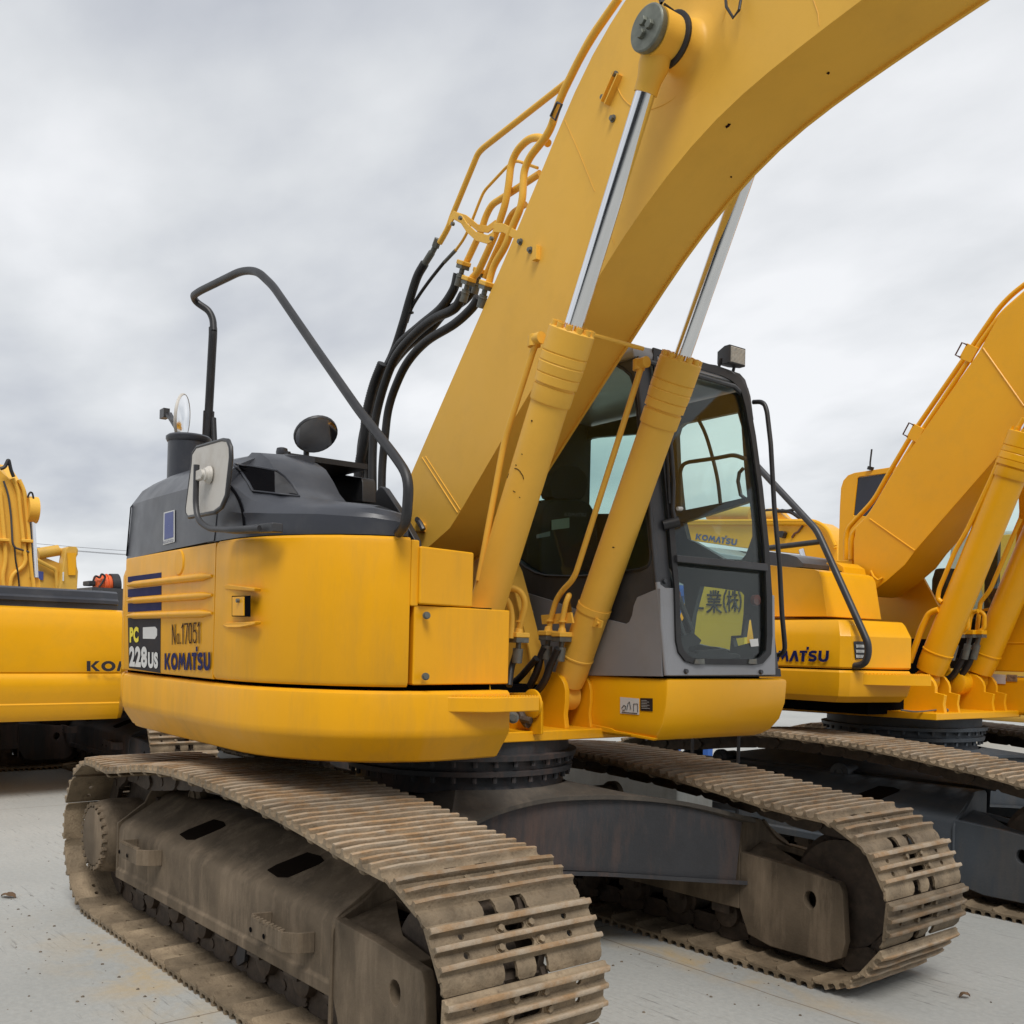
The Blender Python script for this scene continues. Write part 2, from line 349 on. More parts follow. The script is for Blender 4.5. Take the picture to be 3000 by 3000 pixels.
# ================================================================== ground
def ground():
    b = MB(); s = 1200
    b.add([(-s, -s, 0), (s, -s, 0), (s, s, 0), (-s, s, 0)], [(0, 1, 2, 3)])
    m = bpy.data.materials.new('yard_concrete'); m.use_nodes = True; t = m.node_tree; n = t.nodes; L = t.links; P = n['Principled BSDF']
    g = n.new('ShaderNodeNewGeometry')
    def noise(sc, det=8, ro=.6, vec=None, dist=0):
        q = n.new('ShaderNodeTexNoise'); q.inputs['Scale'].default_value = sc; q.inputs['Detail'].default_value = det; q.inputs['Roughness'].default_value = ro; q.inputs['Distortion'].default_value = dist
        L.new(vec or g.outputs['Position'], q.inputs['Vector']); return q.outputs['Fac']
    def ramp(f, a, c, b0, b1):
        q = n.new('ShaderNodeValToRGB'); q.color_ramp.elements[0].position = a; q.color_ramp.elements[1].position = c
        q.color_ramp.elements[0].color = (*b0, 1); q.color_ramp.elements[1].color = (*b1, 1); L.new(f, q.inputs[0]); return q.outputs[0]
    def mix(f, a, c, typ='MIX'):
        q = n.new('ShaderNodeMixRGB'); q.blend_type = typ
        for i, x in ((0, f), (1, a), (2, c)):
            if isinstance(x, (int, float)): q.inputs[i].default_value = x
            elif isinstance(x, tuple): q.inputs[i].default_value = (*x, 1)
            else: L.new(x, q.inputs[i])
        return q.outputs[0]
    def mth(op, a, c=None):
        q = n.new('ShaderNodeMath'); q.operation = op
        for i, x in ((0, a), (1, c)):
            if x is None: continue
            if isinstance(x, (int, float)): q.inputs[i].default_value = x
            else: L.new(x, q.inputs[i])
        return q.outputs[0]
    base = ramp(noise(.55, 10, .62), .3, .7, (.335, .342, .328), (.43, .43, .405))
    fine = ramp(noise(35, 6, .7), .3, .7, (.86, .86, .86), (1.06, 1.06, 1.05)); col = mix(1.0, base, fine, 'MULTIPLY')
    # trowel / scrape marks: stretched noise
    mpn = n.new('ShaderNodeMapping'); mpn.inputs['Rotation'].default_value = (0, 0, R(-47)); mpn.inputs['Scale'].default_value = (1.6, 22, 1); L.new(g.outputs['Position'], mpn.inputs[0])
    scr = ramp(noise(2.2, 9, .72, mpn.outputs[0], .6), .57, .64, (0, 0, 0), (1, 1, 1))
    msk = ramp(noise(1.1, 3, .5), .44, .58, (0, 0, 0), (.9, .9, .9)); scm = mix(1.0, scr, msk, 'MULTIPLY')
    col = mix(scm, col, (.19, .19, .18))
    # rust stains beside the tracks
    sx = n.new('ShaderNodeSeparateXYZ'); L.new(g.outputs['Position'], sx.inputs[0]); X_, Y_ = sx.outputs[0], sx.outputs[1]
    def band(v, c, wdt): return mth('SUBTRACT', 1.0, mth('MINIMUM', mth('DIVIDE', mth('ABSOLUTE', mth('SUBTRACT', v, c)), wdt), 1.0))
    r1 = mth('MULTIPLY', band(Y_, -1.62, .42), band(X_, -.35, 1.5)); r2 = mth('MULTIPLY', band(Y_, .70, .2), band(X_, 1.1, 1.5))
    rr = mth('MAXIMUM', r1, r2); rn = ramp(noise(3.2, 7, .65, None, .4), .42, .66, (0, 0, 0), (1, 1, 1))
    col = mix(mth('MULTIPLY', mth('MULTIPLY', rr, rn), .8), col, (.50, .34, .13))
    # oil and dust
    od = ramp(noise(.9, 8, .65, None, .5), .62, .78, (0, 0, 0), (.5, .5, .5)); col = mix(od, col, (.27, .265, .25))
    # saw-cut joints
    wob = mth('MULTIPLY', mth('SUBTRACT', noise(2.5, 5, .6), .5), .03)
    def joint(v, c, wd=.005): return mth('LESS_THAN', mth('ABSOLUTE', mth('SUBTRACT', mth('ADD', v, wob), c)), wd)
    jm = None
    for v, c in JOINTS:
        if v == 'x': q = joint(X_, c)
        elif v == 'y': q = joint(Y_, c)
        jm = q if jm is None else mth('MAXIMUM', jm, q)
    col = mix(mth('MULTIPLY', jm, .75), col, (.17, .13, .09))
    L.new(col, P.inputs['Base Color']); P.inputs['Roughness'].default_value = .72
    bp = n.new('ShaderNodeBump'); bp.inputs['Strength'].default_value = .35; bp.inputs['Distance'].default_value = .01
    L.new(noise(28, 8, .7), bp.inputs['Height']); L.new(bp.outputs[0], P.inputs['Normal'])
    o = b.build('ground', m, None, smooth=False); structure(o)
JOINTS = [('x', .36), ('y', .62), ('x', -5.6), ('y', -7.0), ('x', 6.4), ('y', 6.8)]
ground()

# ================================================================== undercarriage
PITCH_OFF = .062
def shoe_mesh():
    hw = .35; b = MB(); t = .012
    def nt(c): return [(.168, c-.027), (.152, c-.027), (.145, c-.018), (.145, c+.018), (.152, c+.027), (.168, c+.027)]
    out = [(-.006, -hw), (.168, -hw)]+nt(-.068)+nt(.068)+[(.168, hw), (-.006, hw)]
    # tail: bends inward so that it slides under the next shoe
    for y0, y1 in ((-hw+.004, -.095), (-.041, .041), (.095, hw-.004)):
        b.loft([[(.166, y0, 0), (.166, y1, 0), (.166, y1, t), (.166, y0, t)], [(.185, y0, -.004), (.185, y1, -.004), (.185, y1, t-.003), (.185, y0, t-.003)], [(.200, y0, -.013), (.200, y1, -.013), (.202, y1, -.002), (.202, y0, -.002)], [(.210, y0+.01, -.019), (.210, y1-.01, -.019), (.214, y1-.01, -.010), (.214, y0+.01, -.010)]])
    def oval(cx_, cy_, hx, hy, n=4):
        pts = []
        for k, (sx, sy) in enumerate(((1, 1), (-1, 1), (-1, -1), (1, -1))):
            for i in range(n):
                a = math.pi/2*(k+i/(n-1)); r = min(hx, hy)
                pts.append((cx_+sx*(hx-r)+r*math.cos(a), cy_+sy*(hy-r)+r*math.sin(a)))
        return pts
    H = [oval(.042, 0, .0145, .042), oval(.105, 0, .0155, .062)]
    for sx in (.042, .105):
        for sy in (-.225, .225): H.append(oval(sx, sy, .0125, .0125, 3))
    zt = lambda p: (p[0], p[1], 0)
    b.prism([zt(p) for p in out], (0, 0, t), [[zt(p) for p in h] for h in H])
    for s0, w0 in ((.013, .0145), (.074, .0125), (.136, .0125)):
        n = 9; rg = []
        for i in range(n):
            y = -hw+2*hw*i/(n-1); hh = t+.034-random.uniform(0, .003); k = 1
            if i in (0, n-1): hh -= .006
            rg.append([(s0-w0*1.5, y, t-.001), (s0-w0*.72, y, t+.010), (s0-w0*.7, y, hh-.002), (s0-w0*.4, y, hh), (s0+w0*.4, y, hh), (s0+w0*.7, y, hh-.002), (s0+w0*.78, y, t+.010), (s0+w0*1.5, y, t-.001)])
        b.loft(rg)
    for sx, sy in ((.042, -.066), (.042, .066), (.105, -.088), (.105, .088)):
        b.cyl((sx, sy, t), (sx, sy, t+.003), .0175, n=14); b.cyl((sx, sy, t+.003), (sx, sy, t+.016), .0135, .0125, n=6)
    return b
SHOE_ME = None
def rib_curve(xs, xi, Rs, Ri, top):
    """closed chain line (x,z): starts bottom rear, runs forward along the ground, up the idler, back over the top"""
    zb = .10; cs = (xs, zb+Rs); ci = (xi, zb+Ri); pts = []
    n = 60
    for i in range(n): pts.append((xs+(xi-xs)*i/n, zb))
    for i in range(30):
        a = -math.pi/2+math.pi*i/30; pts.append((xi+Ri*math.cos(a), ci[1]+Ri*math.sin(a)))
    T = [(xi, ci[1]+Ri)]+top[::-1]+[(xs, cs[1]+Rs)]
    for k in range(len(T)-1):
        a = T[max(k-1, 0)]; b_ = T[k]; c = T[k+1]; d = T[min(k+2, len(T)-1)]
        if k == 0: a = (b_[0]*2-c[0], b_[1])
        if k == len(T)-2: d = (c[0]*2-b_[0], c[1])
        for i in range(6):
            t = i/6; q = []
            for j in (0, 1): q.append(.5*((2*b_[j])+(c[j]-a[j])*t+(2*a[j]-5*b_[j]+4*c[j]-d[j])*t*t+(3*b_[j]-a[j]-3*c[j]+d[j])*t**3))
            pts.append(tuple(q))
    for i in range(30):
        a = math.pi/2+math.pi*i/30; pts.append((xs+Rs*math.cos(a), cs[1]+Rs*math.sin(a)))
    return pts
TOPZ = [(-1.17, .852), (-.98, .878), (-.79, .905), (-.6, .926), (-.4, .940), (-.2, .945), (0, .940), (.16, .936), (.35, .928), (.54, .916), (.73, .902), (.92, .884), (1.11, .862), (1.3, .838), (1.5, .815)]
def track(root, fr, yc, phase, xs=-1.505, xi=1.70, Rs=.355, Ri=.322, topz=TOPZ):
    global SHOE_ME
    pts = rib_curve(xs, xi, Rs, Ri, [(x, z-PITCH_OFF) for x, z in topz if x < xi-.12])
    P = [Vector((x, 0, z)) for x, z in pts]; n = len(P)
    seg = [(P[(i+1) % n]-P[i]).length for i in range(n)]; tot = sum(seg); cnt = round(tot/.19); pit = tot/cnt
    def at(s):
        s %= tot; i = 0
        while s > seg[i]: s -= seg[i]; i = (i+1) % n
        return P[i].lerp(P[(i+1) % n], s/seg[i])
    s0 = ((xi-xs)+Ri*R(90+phase)) % pit
    nodes = [at(s0+pit*i) for i in range(cnt)]
    cb = MB(fr); objs = []
    for i in range(cnt):
        a = nodes[(i+1) % cnt]; b_ = nodes[i]           # shoe runs from a to b_ (opposite to the walk) so that tails trail correctly
        d = (b_-a).normalized(); nrm = Vector((-d.z, 0, d.x))*1.0
        mid = (a+b_)/2
        ctr = Vector(((xs+xi)/2, 0, .48))
        if nrm.dot(mid-ctr) < 0: nrm = -nrm
        L = (b_-a).length
        for sy in (-1, 1):
            q = []
            for (u, h) in ((-.02, -.028), (.02, -.048), (L-.03, -.048), (L+.015, -.022), (L+.01, .02), (L-.03, .058), (.03, .058), (-.02, .03)):
                q.append(a+d*u+nrm*h+Vector((0, yc+sy*(.072 if i % 2 else .082), 0)))
            cb.prism(q, (0, .028*sy, 0))
        cb.cyl(a+Vector((0, yc-.115, 0)), a+Vector((0, yc+.115, 0)), .026, n=8)
        objs.append((a, d, nrm, L))
    ch = cb.build('track_chain', CHAIN, root, smooth=True)
    if SHOE_ME is None:
        sb = shoe_mesh(); o0 = sb.build('track_shoe', SHOE, root, bevel=0)
        SHOE_ME = o0.data; bpy.data.objects.remove(o0)
    ro = wloc(root)
    for (a, d, nrm, L) in objs:
        o = bpy.data.objects.new('track_shoe', SHOE_ME); scene.collection.objects.link(o); o.parent = ch
        side = nrm.cross(d); X = fr.X*d.x+fr.Z*d.z; Z = fr.X*nrm.x+fr.Z*nrm.z; Y = Z.cross(X)
        org = fr.w(a+nrm*PITCH_OFF+Vector((0, yc, 0)))-ro
        # meshes were built around the root position: shoe mesh is stored relative to it
        M = Matrix(((X.x, Y.x, Z.x, org.x), (X.y, Y.y, Z.y, org.y), (X.z, Y.z, Z.z, org.z), (0, 0, 0, 1)))
        o.matrix_local = M
    return ch
def undercarriage(root, fr, phase_near, phase_far, fm=FRAMEM, xm=XFR, topz=TOPZ, xin=1.70, xif=1.70):
    for s in (-1, 1):
        yc = s*1.19
        xi = xin if s < 0 else xif
        track(root, fr, yc, phase_near if s < 0 else phase_far, topz=topz, xi=xi)
        yo, yi = s*1.425, s*.975
        m = fm; dg = (xi-1.70)*.6
        # side frame: vertical outer face, sloping top, slots as dark plates
        f = MB(fr)
        x0, x1 = -1.29, 1.17+dg
        prof = [(yo, .26), (yo+s*.012, .25), (yo+s*.012, .30), (yo, .31), (yo, .52), (yo-s*.012, .55), (yo-s*.03, .565), (s*1.17, .70), (s*1.13, .715), (yi+s*.03, .715), (yi, .69), (yi, .25)]
        f.prism([(x0, y, z) for y, z in prof], (x1-x0, 0, 0))
        fo = f.build('track_frame', m, root, bevel=.006)
        # raised rim plate round the rear end
        rp = MB(fr); rp.prism([(x0-.022, yo+s*.006, .25), (x0-.022, yo+s*.006, .555), (x0-.022, s*1.28, .66), (x0-.022, s*1.24, .74), (x0-.022, s*1.10, .80), (x0-.022, yi, .80), (x0-.022, yi, .25)], (.022, 0, 0))
        rp.build('end_plate', m, fo, bevel=.004)
        # idler guard: box round the idler yoke at the front
        g = MB(fr)
        xg0, xg1 = 1.17+dg, 1.80+dg
        for ya, yb in ((yo, yo-s*.05), (yi-s*.0, yi+s*.05)):
            pf = [(xg0, .26), (xg0+.06, .13), (xg0+.2, .10), (xg1-.1, .10), (xg1-.02, .14), (xg1, .22), (xg1-.02, .46), (xg1-.04, .50), (xg0+.3, .53), (xg0, .55)]
            hole = [(1.60+dg+.034*math.cos(a), .385+.045*math.sin(a)) for a in [2*math.pi*i/14 for i in range(14)]]
            g.prism([(x, ya, z) for x, z in pf], (0, yb-ya, 0), [[(x, ya, z) for x, z in hole]])
        g.prism([(xg0, yo-s*.05, .50), (xg0+.5, yo-s*.05, .47), (xg0+.5, yo-s*.11, .47), (xg0+.30, yo-s*.12, .50), (xg0+.14, yo-s*.2, .54), (xg0, yo-s*.28, .56)], (0, 0, .035))
        g.prism([(xg0, yi+s*.05, .50), (xg0+.5, yi+s*.05, .47), (xg0+.5, yi+s*.10, .47), (xg0+.30, yi+s*.11, .50), (xg0+.14, yi+s*.15, .54), (xg0, yi+s*.2, .56)], (0, 0, .035))
        g.box((xg0-.03, min(yo-s*.03, yi+s*.03), .26), (xg0+.03, max(yo-s*.03, yi+s*.03), .5))
        g.build('idler_guard', m, root, bevel=.012)
        # weld bead between frame and guard
        wb = MB(fr); wb.tube([(xg0, yo+s*.004, .15), (xg0, yo+s*.004, .53), (xg0, yo-s*.14, .60), (xg0, s*1.17, .70)], .010, 6, .04); wb.build('weld_bead', m, fo)
        # slots on the sloping face: dark plates, their inner shade put into the colour
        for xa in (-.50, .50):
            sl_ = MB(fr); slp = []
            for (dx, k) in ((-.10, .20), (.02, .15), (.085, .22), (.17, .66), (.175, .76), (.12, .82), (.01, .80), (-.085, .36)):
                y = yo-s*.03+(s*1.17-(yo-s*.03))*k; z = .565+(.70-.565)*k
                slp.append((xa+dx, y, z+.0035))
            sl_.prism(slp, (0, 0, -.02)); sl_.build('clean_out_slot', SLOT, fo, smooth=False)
        # foot steps: bent straps
        for (xa, xb, z0, z1) in ((-.99, -.66, .435, .515), (.60, .95, .385, .465)):
            st = MB(fr); yy = yo
            path = [(xa, yy), (xa-.02, yy+s*.075), (xa+.03, yy+s*.10), (xa+.12, yy+s*.095), (xb-.05, yy+s*.10), (xb, yy+s*.06), (xb+.02, yy)]
            rg = []
            for i, (x, y) in enumerate(path):
                a = Vector(path[max(i-1, 0)]); c = Vector(path[min(i+1, len(path)-1)]); t = (c-a).normalized(); nn = Vector((-t.y, t.x))*.007
                rg.append([(x+nn.x, y+nn.y, z0), (x+nn.x, y+nn.y, z1), (x-nn.x, y-nn.y, z1), (x-nn.x, y-nn.y, z0)])
            st.loft(rg)
            for k in range(9):
                x = xa+.04+(xb-xa-.1)*k/8; st.cyl((x, yy+s*.097, z1-.006), (x, yy+s*.097, z1+.008), .011, n=6)
            so = st.build('foot_step', m, root, bevel=.002)
            for x in (xa+.03, xa+.15):
                hb = MB(fr); hb.cyl((x, yy+s*.108, (z0+z1)/2-.012), (x, yy+s*.1095, (z0+z1)/2-.012), .011, n=12); hb.build('step_hole', DARK, so)
        # final drive and sprocket
        xs, zs = -1.555, .445
        fd = MB(fr); fd.lathe((xs, yi+s*.1, zs), (0, s, 0), [(0, .15), (.02, .20), (.30, .213), (.36, .205), (.385, .19), (.40, .186), (.405, .17)], 40)
        fdo = fd.build('final_drive', m, root)
        bt = MB(fr)
        for k in range(24):
            a = 2*math.pi*k/24; p = Vector((xs+.183*math.cos(a), yi+s*.49, zs+.183*math.sin(a))); bt.cyl(p, p+Vector((0, s*.026, 0)), .0135, n=6)
        bt.lathe((xs, yi+s*.5, zs), (0, s, 0), [(0, .166), (.012, .166), (.016, .158)], 40)
        bt.build('cover_bolts', m, fdo)
        sp = MB(fr); z_ = .455; pf = []
        for k in range(42):
            a = 2*math.pi*k/42; r = .335 if k % 2 else .30; pf.append((-1.505+r*math.cos(a), yc-.03, z_+r*math.sin(a)))
        sp.prism(pf, (0, .06, 0)); sp.build('sprocket', CHAIN, root)
        # idler
        idl = MB(fr); idl.lathe((xi, yc-.1, .422), (0, 1, 0), [(0, .10), (.0, .265), (.055, .27), (.06, .305), (.14, .305), (.145, .27), (.2, .265), (.2, .10)], 40); idl.build('idler', CHAIN, root)
        # rollers
        for k in range(7):
            x = -1.06+.35*k; rb = MB(fr); rb.lathe((x, yc-.15, .185), (0, 1, 0), [(0, .04), (.01, .075), (.05, .08), (.055, .1), (.075, .1), (.08, .08), (.22, .08), (.225, .1), (.245, .1), (.25, .08), (.29, .075), (.30, .04)], 20)
            rb.box((x-.06, yc-.19, .2), (x+.06, yc-.155, .30)); rb.box((x-.06, yc+.155, .2), (x+.06, yc+.19, .30)); rb.build('track_roller', CHAIN, root)
        for x in (-1.0, .12):
            cb = MB(fr); cb.lathe((x, s*1.12, .715), (0, -s, 0), [(0, .02), (0, .055), (.012, .078), (.05, .078), (.055, .06), (.2, .06)], 24)
            cb.lathe((x, s*1.121, .715), (0, s, 0), [(0, .045), (.008, .043), (.009, .03), (.003, .028), (.004, .0)], 20)
            cb.box((x-.05, min(s*1.0, s*1.06), .6), (x+.05, max(s*1.0, s*1.06), .72)); cb.build('carrier_roller', m, root)
        gd = MB(fr)
        gd.prism([(.0, yo-s*.1, .26), (.16, yo-s*.1, .26), (.14, yo-s*.1, .12), (.07, yo-s*.1, .08), (.02, yo-s*.1, .12)], (0, .02, 0)); gd.build('track_guide', xm, root, bevel=.003)
    # centre X-frame
    arc = [(1.26, 1.0, .735), (1.05, .70, .825), (.83, .42, .85), (.68, .1, .845), (.66, -.15, .82), (.70, -.38, .79), (.92, -.72, .765), (1.24, -1.0, .735)]
    rear = [(-x*.92, y, z) for x, y, z in arc[::-1]]
    outl = arc+rear; top = []; inn = []
    for x, y, z in outl:
        a = math.atan2(y, x); inn.append((.60*math.cos(a), .60*math.sin(a), .885))
    xf = MB(fr)
    def sub(l):
        r = []
        for i in range(len(l)):
            a = Vector(l[i]); c = Vector(l[(i+1) % len(l)])
            for k in range(4): r.append(a.lerp(c, k/4))
        return r
    O = sub(outl); I = sub(inn)
    for k in range(3):   # relax the polygonal outline into a flowing edge
        O = [(O[i-1]+O[i]*2+O[(i+1) % len(O)])/4 if abs(O[i].y) < .95 else O[i] for i in range(len(O))]
    up = Vector((0, 0, .022))
    xf.loft([[p-up*1.2 for p in I], I, [p+(q-p)*.55+Vector((0, 0, -.005)) for p, q in zip(I, O)], O, [p-up for p in O], [p*1-up*1.0-Vector((p.x, p.y, 0))*.04 for p in O]], True, False)
    xf.build('centre_frame_top', XTOP if xm is XFR else xm, root, angle=50)
    web = MB(fr)
    def bot(p): return Vector((p.x*.985, p.y*.985, .40+.07*max(0, 1-abs(p.y)/1.1)-.0))
    web.loft([[p-up-Vector((p.x, p.y, 0))*.045 for p in O], [bot(p)-Vector((p.x, p.y, 0))*.045 for p in O]], True, False)
    wo_ = web.build('centre_frame_web', xm, root, angle=50)
    fl = MB(fr); fl.loft([[bot(p) for p in O], [bot(p)-up for p in O], [bot(p)*1-up-Vector((p.x, p.y, 0))*.3 for p in O], [bot(p)-Vector((p.x, p.y, 0))*.3 for p in O]], True, False)
    fl.build('centre_frame_flange', xm, wo_, angle=50)
    # swing circle
    sw = MB(fr); sw.lathe((0, 0, .86), (0, 0, 1), [(0, .60), (.0, .585), (.06, .56), (.085, .555), (.09, .62), (.115, .625), (.12, .595), (.165, .595), (.17, .64), (.195, .645), (.20, .60), (.30, .60)], 72)
    sb = sw
    for k in range(36):
        a = 2*math.pi*k/36
        for z0, r_ in ((.918, .60), (1.0, .618)): p = Vector((r_*math.cos(a), r_*math.sin(a), z0)); sb.cyl(p, p+Vector((0, 0, .028)), .013, n=6)
    sw.build('swing_bearing', XFR if xm is XFR else xm, root, angle=40)
# ================================================================== main excavator
TH = -.04581
FU = Frame(0, 0, TH)
EX = thing('excavator', 'nearest yellow excavator, dark grey hood, black hand rail, boom raised across the sky', 'excavator', (0, 0, 0), 'yellow crawler excavators')
undercarriage(EX, WF, 14.5, 12.3, xin=1.61, xif=1.72)

NY = (0, -1, 0)
def swing_plate(P, fr, x1=.62):
    # revolving frame floor and neck
    b = MB(fr); b.prism([(-1.25, -1.0, 1.125), (x1, -.62, 1.125), (x1, .74, 1.125), (x1-.12, 1.0, 1.125), (-1.25, 1.2, 1.125)], (0, 0, .052)); return b.build('revolving_frame', YEL, P, bevel=.006)
rv = swing_plate(EX, FU, .62)
b = MB(FU); b.box((-1.3, -.95, 1.155), (.3, .9, 1.40)); b.build('frame_core', DARK, rv)
b = MB(FU); b.curve([FU.x(1478, 2163, .50), FU.x(1510, 2170, .52), FU.x(1530, 2182, .55)], .006); b.cyl(FU.x(1512, 2172, .54), FU.x(1535, 2185, .54), .011); b.cyl(FU.x(1540, 2187, .54), FU.x(1552, 2190, .54), .014); b.build('grease_pipe', STEEL, rv)

# ---- plan of the right-hand body (curved towards the front)
PLAN = [(-1.20, -1.49), (-.6, -1.495), (.18, -1.49), (.32, -1.485), (.44, -1.468), (.56, -1.435), (.66, -1.39), (.77, -1.325), (.88, -1.235), (.96, -1.135), (1.01, -1.04), (1.025, -.975)]
def cut(plan, x0, x1):
    """portion of the plan between two x values (by linear interpolation)"""
    r = []
    for i in range(len(plan)-1):
        a, c = plan[i], plan[i+1]; ks = [k/6 for k in range(6)]
        for X_ in (x0, x1):
            if a[0] < X_ < c[0]: ks.append((X_-a[0])/(c[0]-a[0]))
        for t in sorted(ks): r.append((a[0]+(c[0]-a[0])*t, a[1]+(c[1]-a[1])*t))
    r.append(plan[-1]); return [p for p in r if x0-1e-6 <= p[0] <= x1+1e-6]
def wall(plan, levels, th=.05, fr=FU):
    """panel following a plan curve; levels: (z, inset)"""
    n = len(plan); b = MB(fr); P2 = []
    for i, p in enumerate(plan):
        a = plan[max(i-1, 0)]; c = plan[min(i+1, n-1)]; t = Vector((c[0]-a[0], c[1]-a[1])).normalized(); P2.append((p, (-t.y, t.x)))   # inward normal
    rings = []
    for (p, nn) in P2:
        ring = [(p[0]+nn[0]*ins, p[1]+nn[1]*ins, z) for z, ins in levels]+[(p[0]+nn[0]*(ins+th), p[1]+nn[1]*(ins+th), z) for z, ins in levels[::-1]]
        rings.append(ring)
    b.loft(rings); return b
rounded = lambda z0, z1, e=.03: [(z0, e*.5), (z0+e*.25, e*.2), (z0+e*.7, 0), (z1-e, 0), (z1-e*.45, e*.12), (z1-e*.12, e*.45), (z1, e)]

# lower skirt
SK = PLAN+[(1.05, -.90), (1.065, -.78), (1.055, -.62), (1.03, -.44)]
sk = wall(cut(SK, -1.2, 9)+[(1.055, -.62), (1.03, -.44)] if False else [p for p in cut(SK, -1.2, 9)], [(1.098, .15), (1.100, .095), (1.108, .078), (1.205, .012), (1.222, .002), (1.25, 0), (1.375, 0), (1.395, .004), (1.408, .018)], .06)
sko = sk.build('lower_skirt', YEL, EX, angle=30)
sp_ = MB(FU); sp_.prism([(x, y+.02 if y < -1 else y, 1.118) for x, y in [(-1.2, -1.40), (.2, -1.40), (.5, -1.33), (.8, -1.13), (.94, -.9), (.94, -.42), (-1.2, -.42)]], (0, 0, .03)); sp_.build('belly_plate', BLK, sko)
# counterweight: rear arc, upper and lower casting
CWP = [(-1.205, -1.49), (-1.27, -1.482), (-1.33, -1.462), (-1.39, -1.425), (-1.44, -1.37), (-1.52, -1.25), (-1.62, -1.02), (-1.70, -.7), (-1.74, -.35), (-1.75, 0)]
CWP += [(x, -y) for x, y in CWP[-2::-1]]
CWP = CWP[::-1]
cw = wall(CWP, [(1.42, .02), (1.425, .004), (1.46, 0), (1.95, 0), (1.985, .01), (2.01, .03)], .35).build('counterweight', YEL, EX, angle=40)
wall(CWP, [(1.09, .30), (1.095, .14), (1.12, .07), (1.19, .025), (1.27, .0), (1.39, 0), (1.408, .012)], .35).build('counterweight_foot', YEL, cw, angle=50)
# left-hand body behind the cab (closes the machine)
lb = MB(FU); lb.box((-1.25, .45, 1.15), (-.64, 1.45, 2.05)); lb.build('left_side_body', YEL, EX, bevel=.03)
lb = MB(FU); lb.box((-1.35, -1.42, 1.38), (.0, -.24, 2.03)); lb.prism([(.2, -1.40, 1.38), (.5, -1.33, 1.38), (.8, -1.10, 1.38), (.93, -.9, 1.38), (.90, -.46, 1.38), (.2, -.46, 1.38)], (0, 0, .4)); lb.build('engine_bay', DARK, EX)

# rear side panel with three raised louvre bars
pn = wall(cut(PLAN, -1.195, .165), rounded(1.425, 2.05, .012), .05).build('side_panel', YEL, EX, angle=25)
lv = MB(FU)
for (a, c) in (((373, 1717), (620, 1684)), ((373, 1765), (620, 1738)), ((373, 1809), (620, 1791))):
    p, q = FU.y(*a, -1.495), FU.y(*c, -1.495); q.z = p.z = (p.z+q.z)/2
    n = 10; rg = []
    for i in range(n+1):
        t = i/n; o_ = p.lerp(q, t); k = min(1, math.sqrt(min(t, 1-t)*14+.12))
        rg.append([o_+Vector((0, .003-math.sin(s)*.024*k, -math.cos(s)*.019*k)) for s in [math.pi*j/8 for j in range(9)]])
    lv.loft(rg)
lv.build('louvre_bars', YEL, pn, angle=60)
bd = MB(FU); c_ = FU.y(527, 1648, -1.492); bd.lathe(c_, (0, -1, 0), [(-.02, .064), (.002, .064), (.007, .058), (.0075, .0)], 36); bd.build('round_badge', YEL, pn)
py = lambda u, v: FU.y(u, v, -1.4935)
for (t0, t1, b0, b1) in ((1690, 1677, 1706, 1694), (1727, 1716, 1750, 1742), (1768, 1763, 1793, 1788)):
    quad([py(376, t0), py(474, t1), py(474, b1), py(376, b0)], NY, FU, NAVY, pn, 'blue_stripe')
quad([py(376, 1811), py(472, 1808), py(471, 1972), py(379, 1957)], NY, FU, DKDEC, pn, 'model_plate')
decal_text('PC', py(383, 1883), py(409, 1882), py(383, 1838), NY, FU, YDEC, pn, 'model_letters', .06, .006)
decal_text('228', py(382, 1953), py(434, 1957), py(382, 1893), NY, FU, WHT, pn, 'model_number', .05, .006)
decal_text('US', py(437, 1957), py(466, 1959), py(437, 1910), NY, FU, WHT, pn, 'model_suffix', .06, .006)
quad([py(421, 1838), py(456, 1836), py(462, 1843), py(462, 1862), py(456, 1872), py(421, 1871)], NY, FU, WHT, pn, 'small_sticker', .0045)
def stroke_text(glyphs, bl, br, tl, nrm, fr, m, parent, name, off=.004):
    bl, br, tl = Vector(bl), Vector(br), Vector(tl); n_ = Vector(nrm).normalized(); b = MB(fr); tot = sum(g[0] for g in glyphs); x0 = 0
    for wd, hw, strokes in glyphs:
        for st in strokes:
            for (ax, ay), (bx2, by) in zip(st, st[1:]):
                dx, dy = bx2-ax, by-ay; l = math.hypot(dx, dy) or 1; ux, uy = dx/l*hw*.8, dy/l*hw*.8; px_, pyy = -dy/l*hw, dx/l*hw*.8
                q4 = [(ax-ux+px_, ay-uy+pyy), (bx2+ux+px_, by+uy+pyy), (bx2+ux-px_, by+uy-pyy), (ax-ux-px_, ay-uy-pyy)]
                b.add([bl+(br-bl)*((x0+q_[0])/tot)+(tl-bl)*q_[1]+n_*off for q_ in q4], [(0, 1, 2, 3)])
        x0 += wd
    return b.build(name, m, parent, smooth=False)
_0 = [(.06, .2), (.06, .8), (.13, .95), (.25, .95), (.32, .8), (.32, .2), (.25, .05), (.13, .05), (.06, .2)]
_1 = [(.04, .80), (.16, .96), (.16, .03)]; _7 = [(.04, .95), (.33, .95), (.15, .03)]; _5 = [(.31, .95), (.10, .95), (.08, .56), (.22, .62), (.32, .48), (.32, .2), (.22, .05), (.12, .05), (.05, .18)]
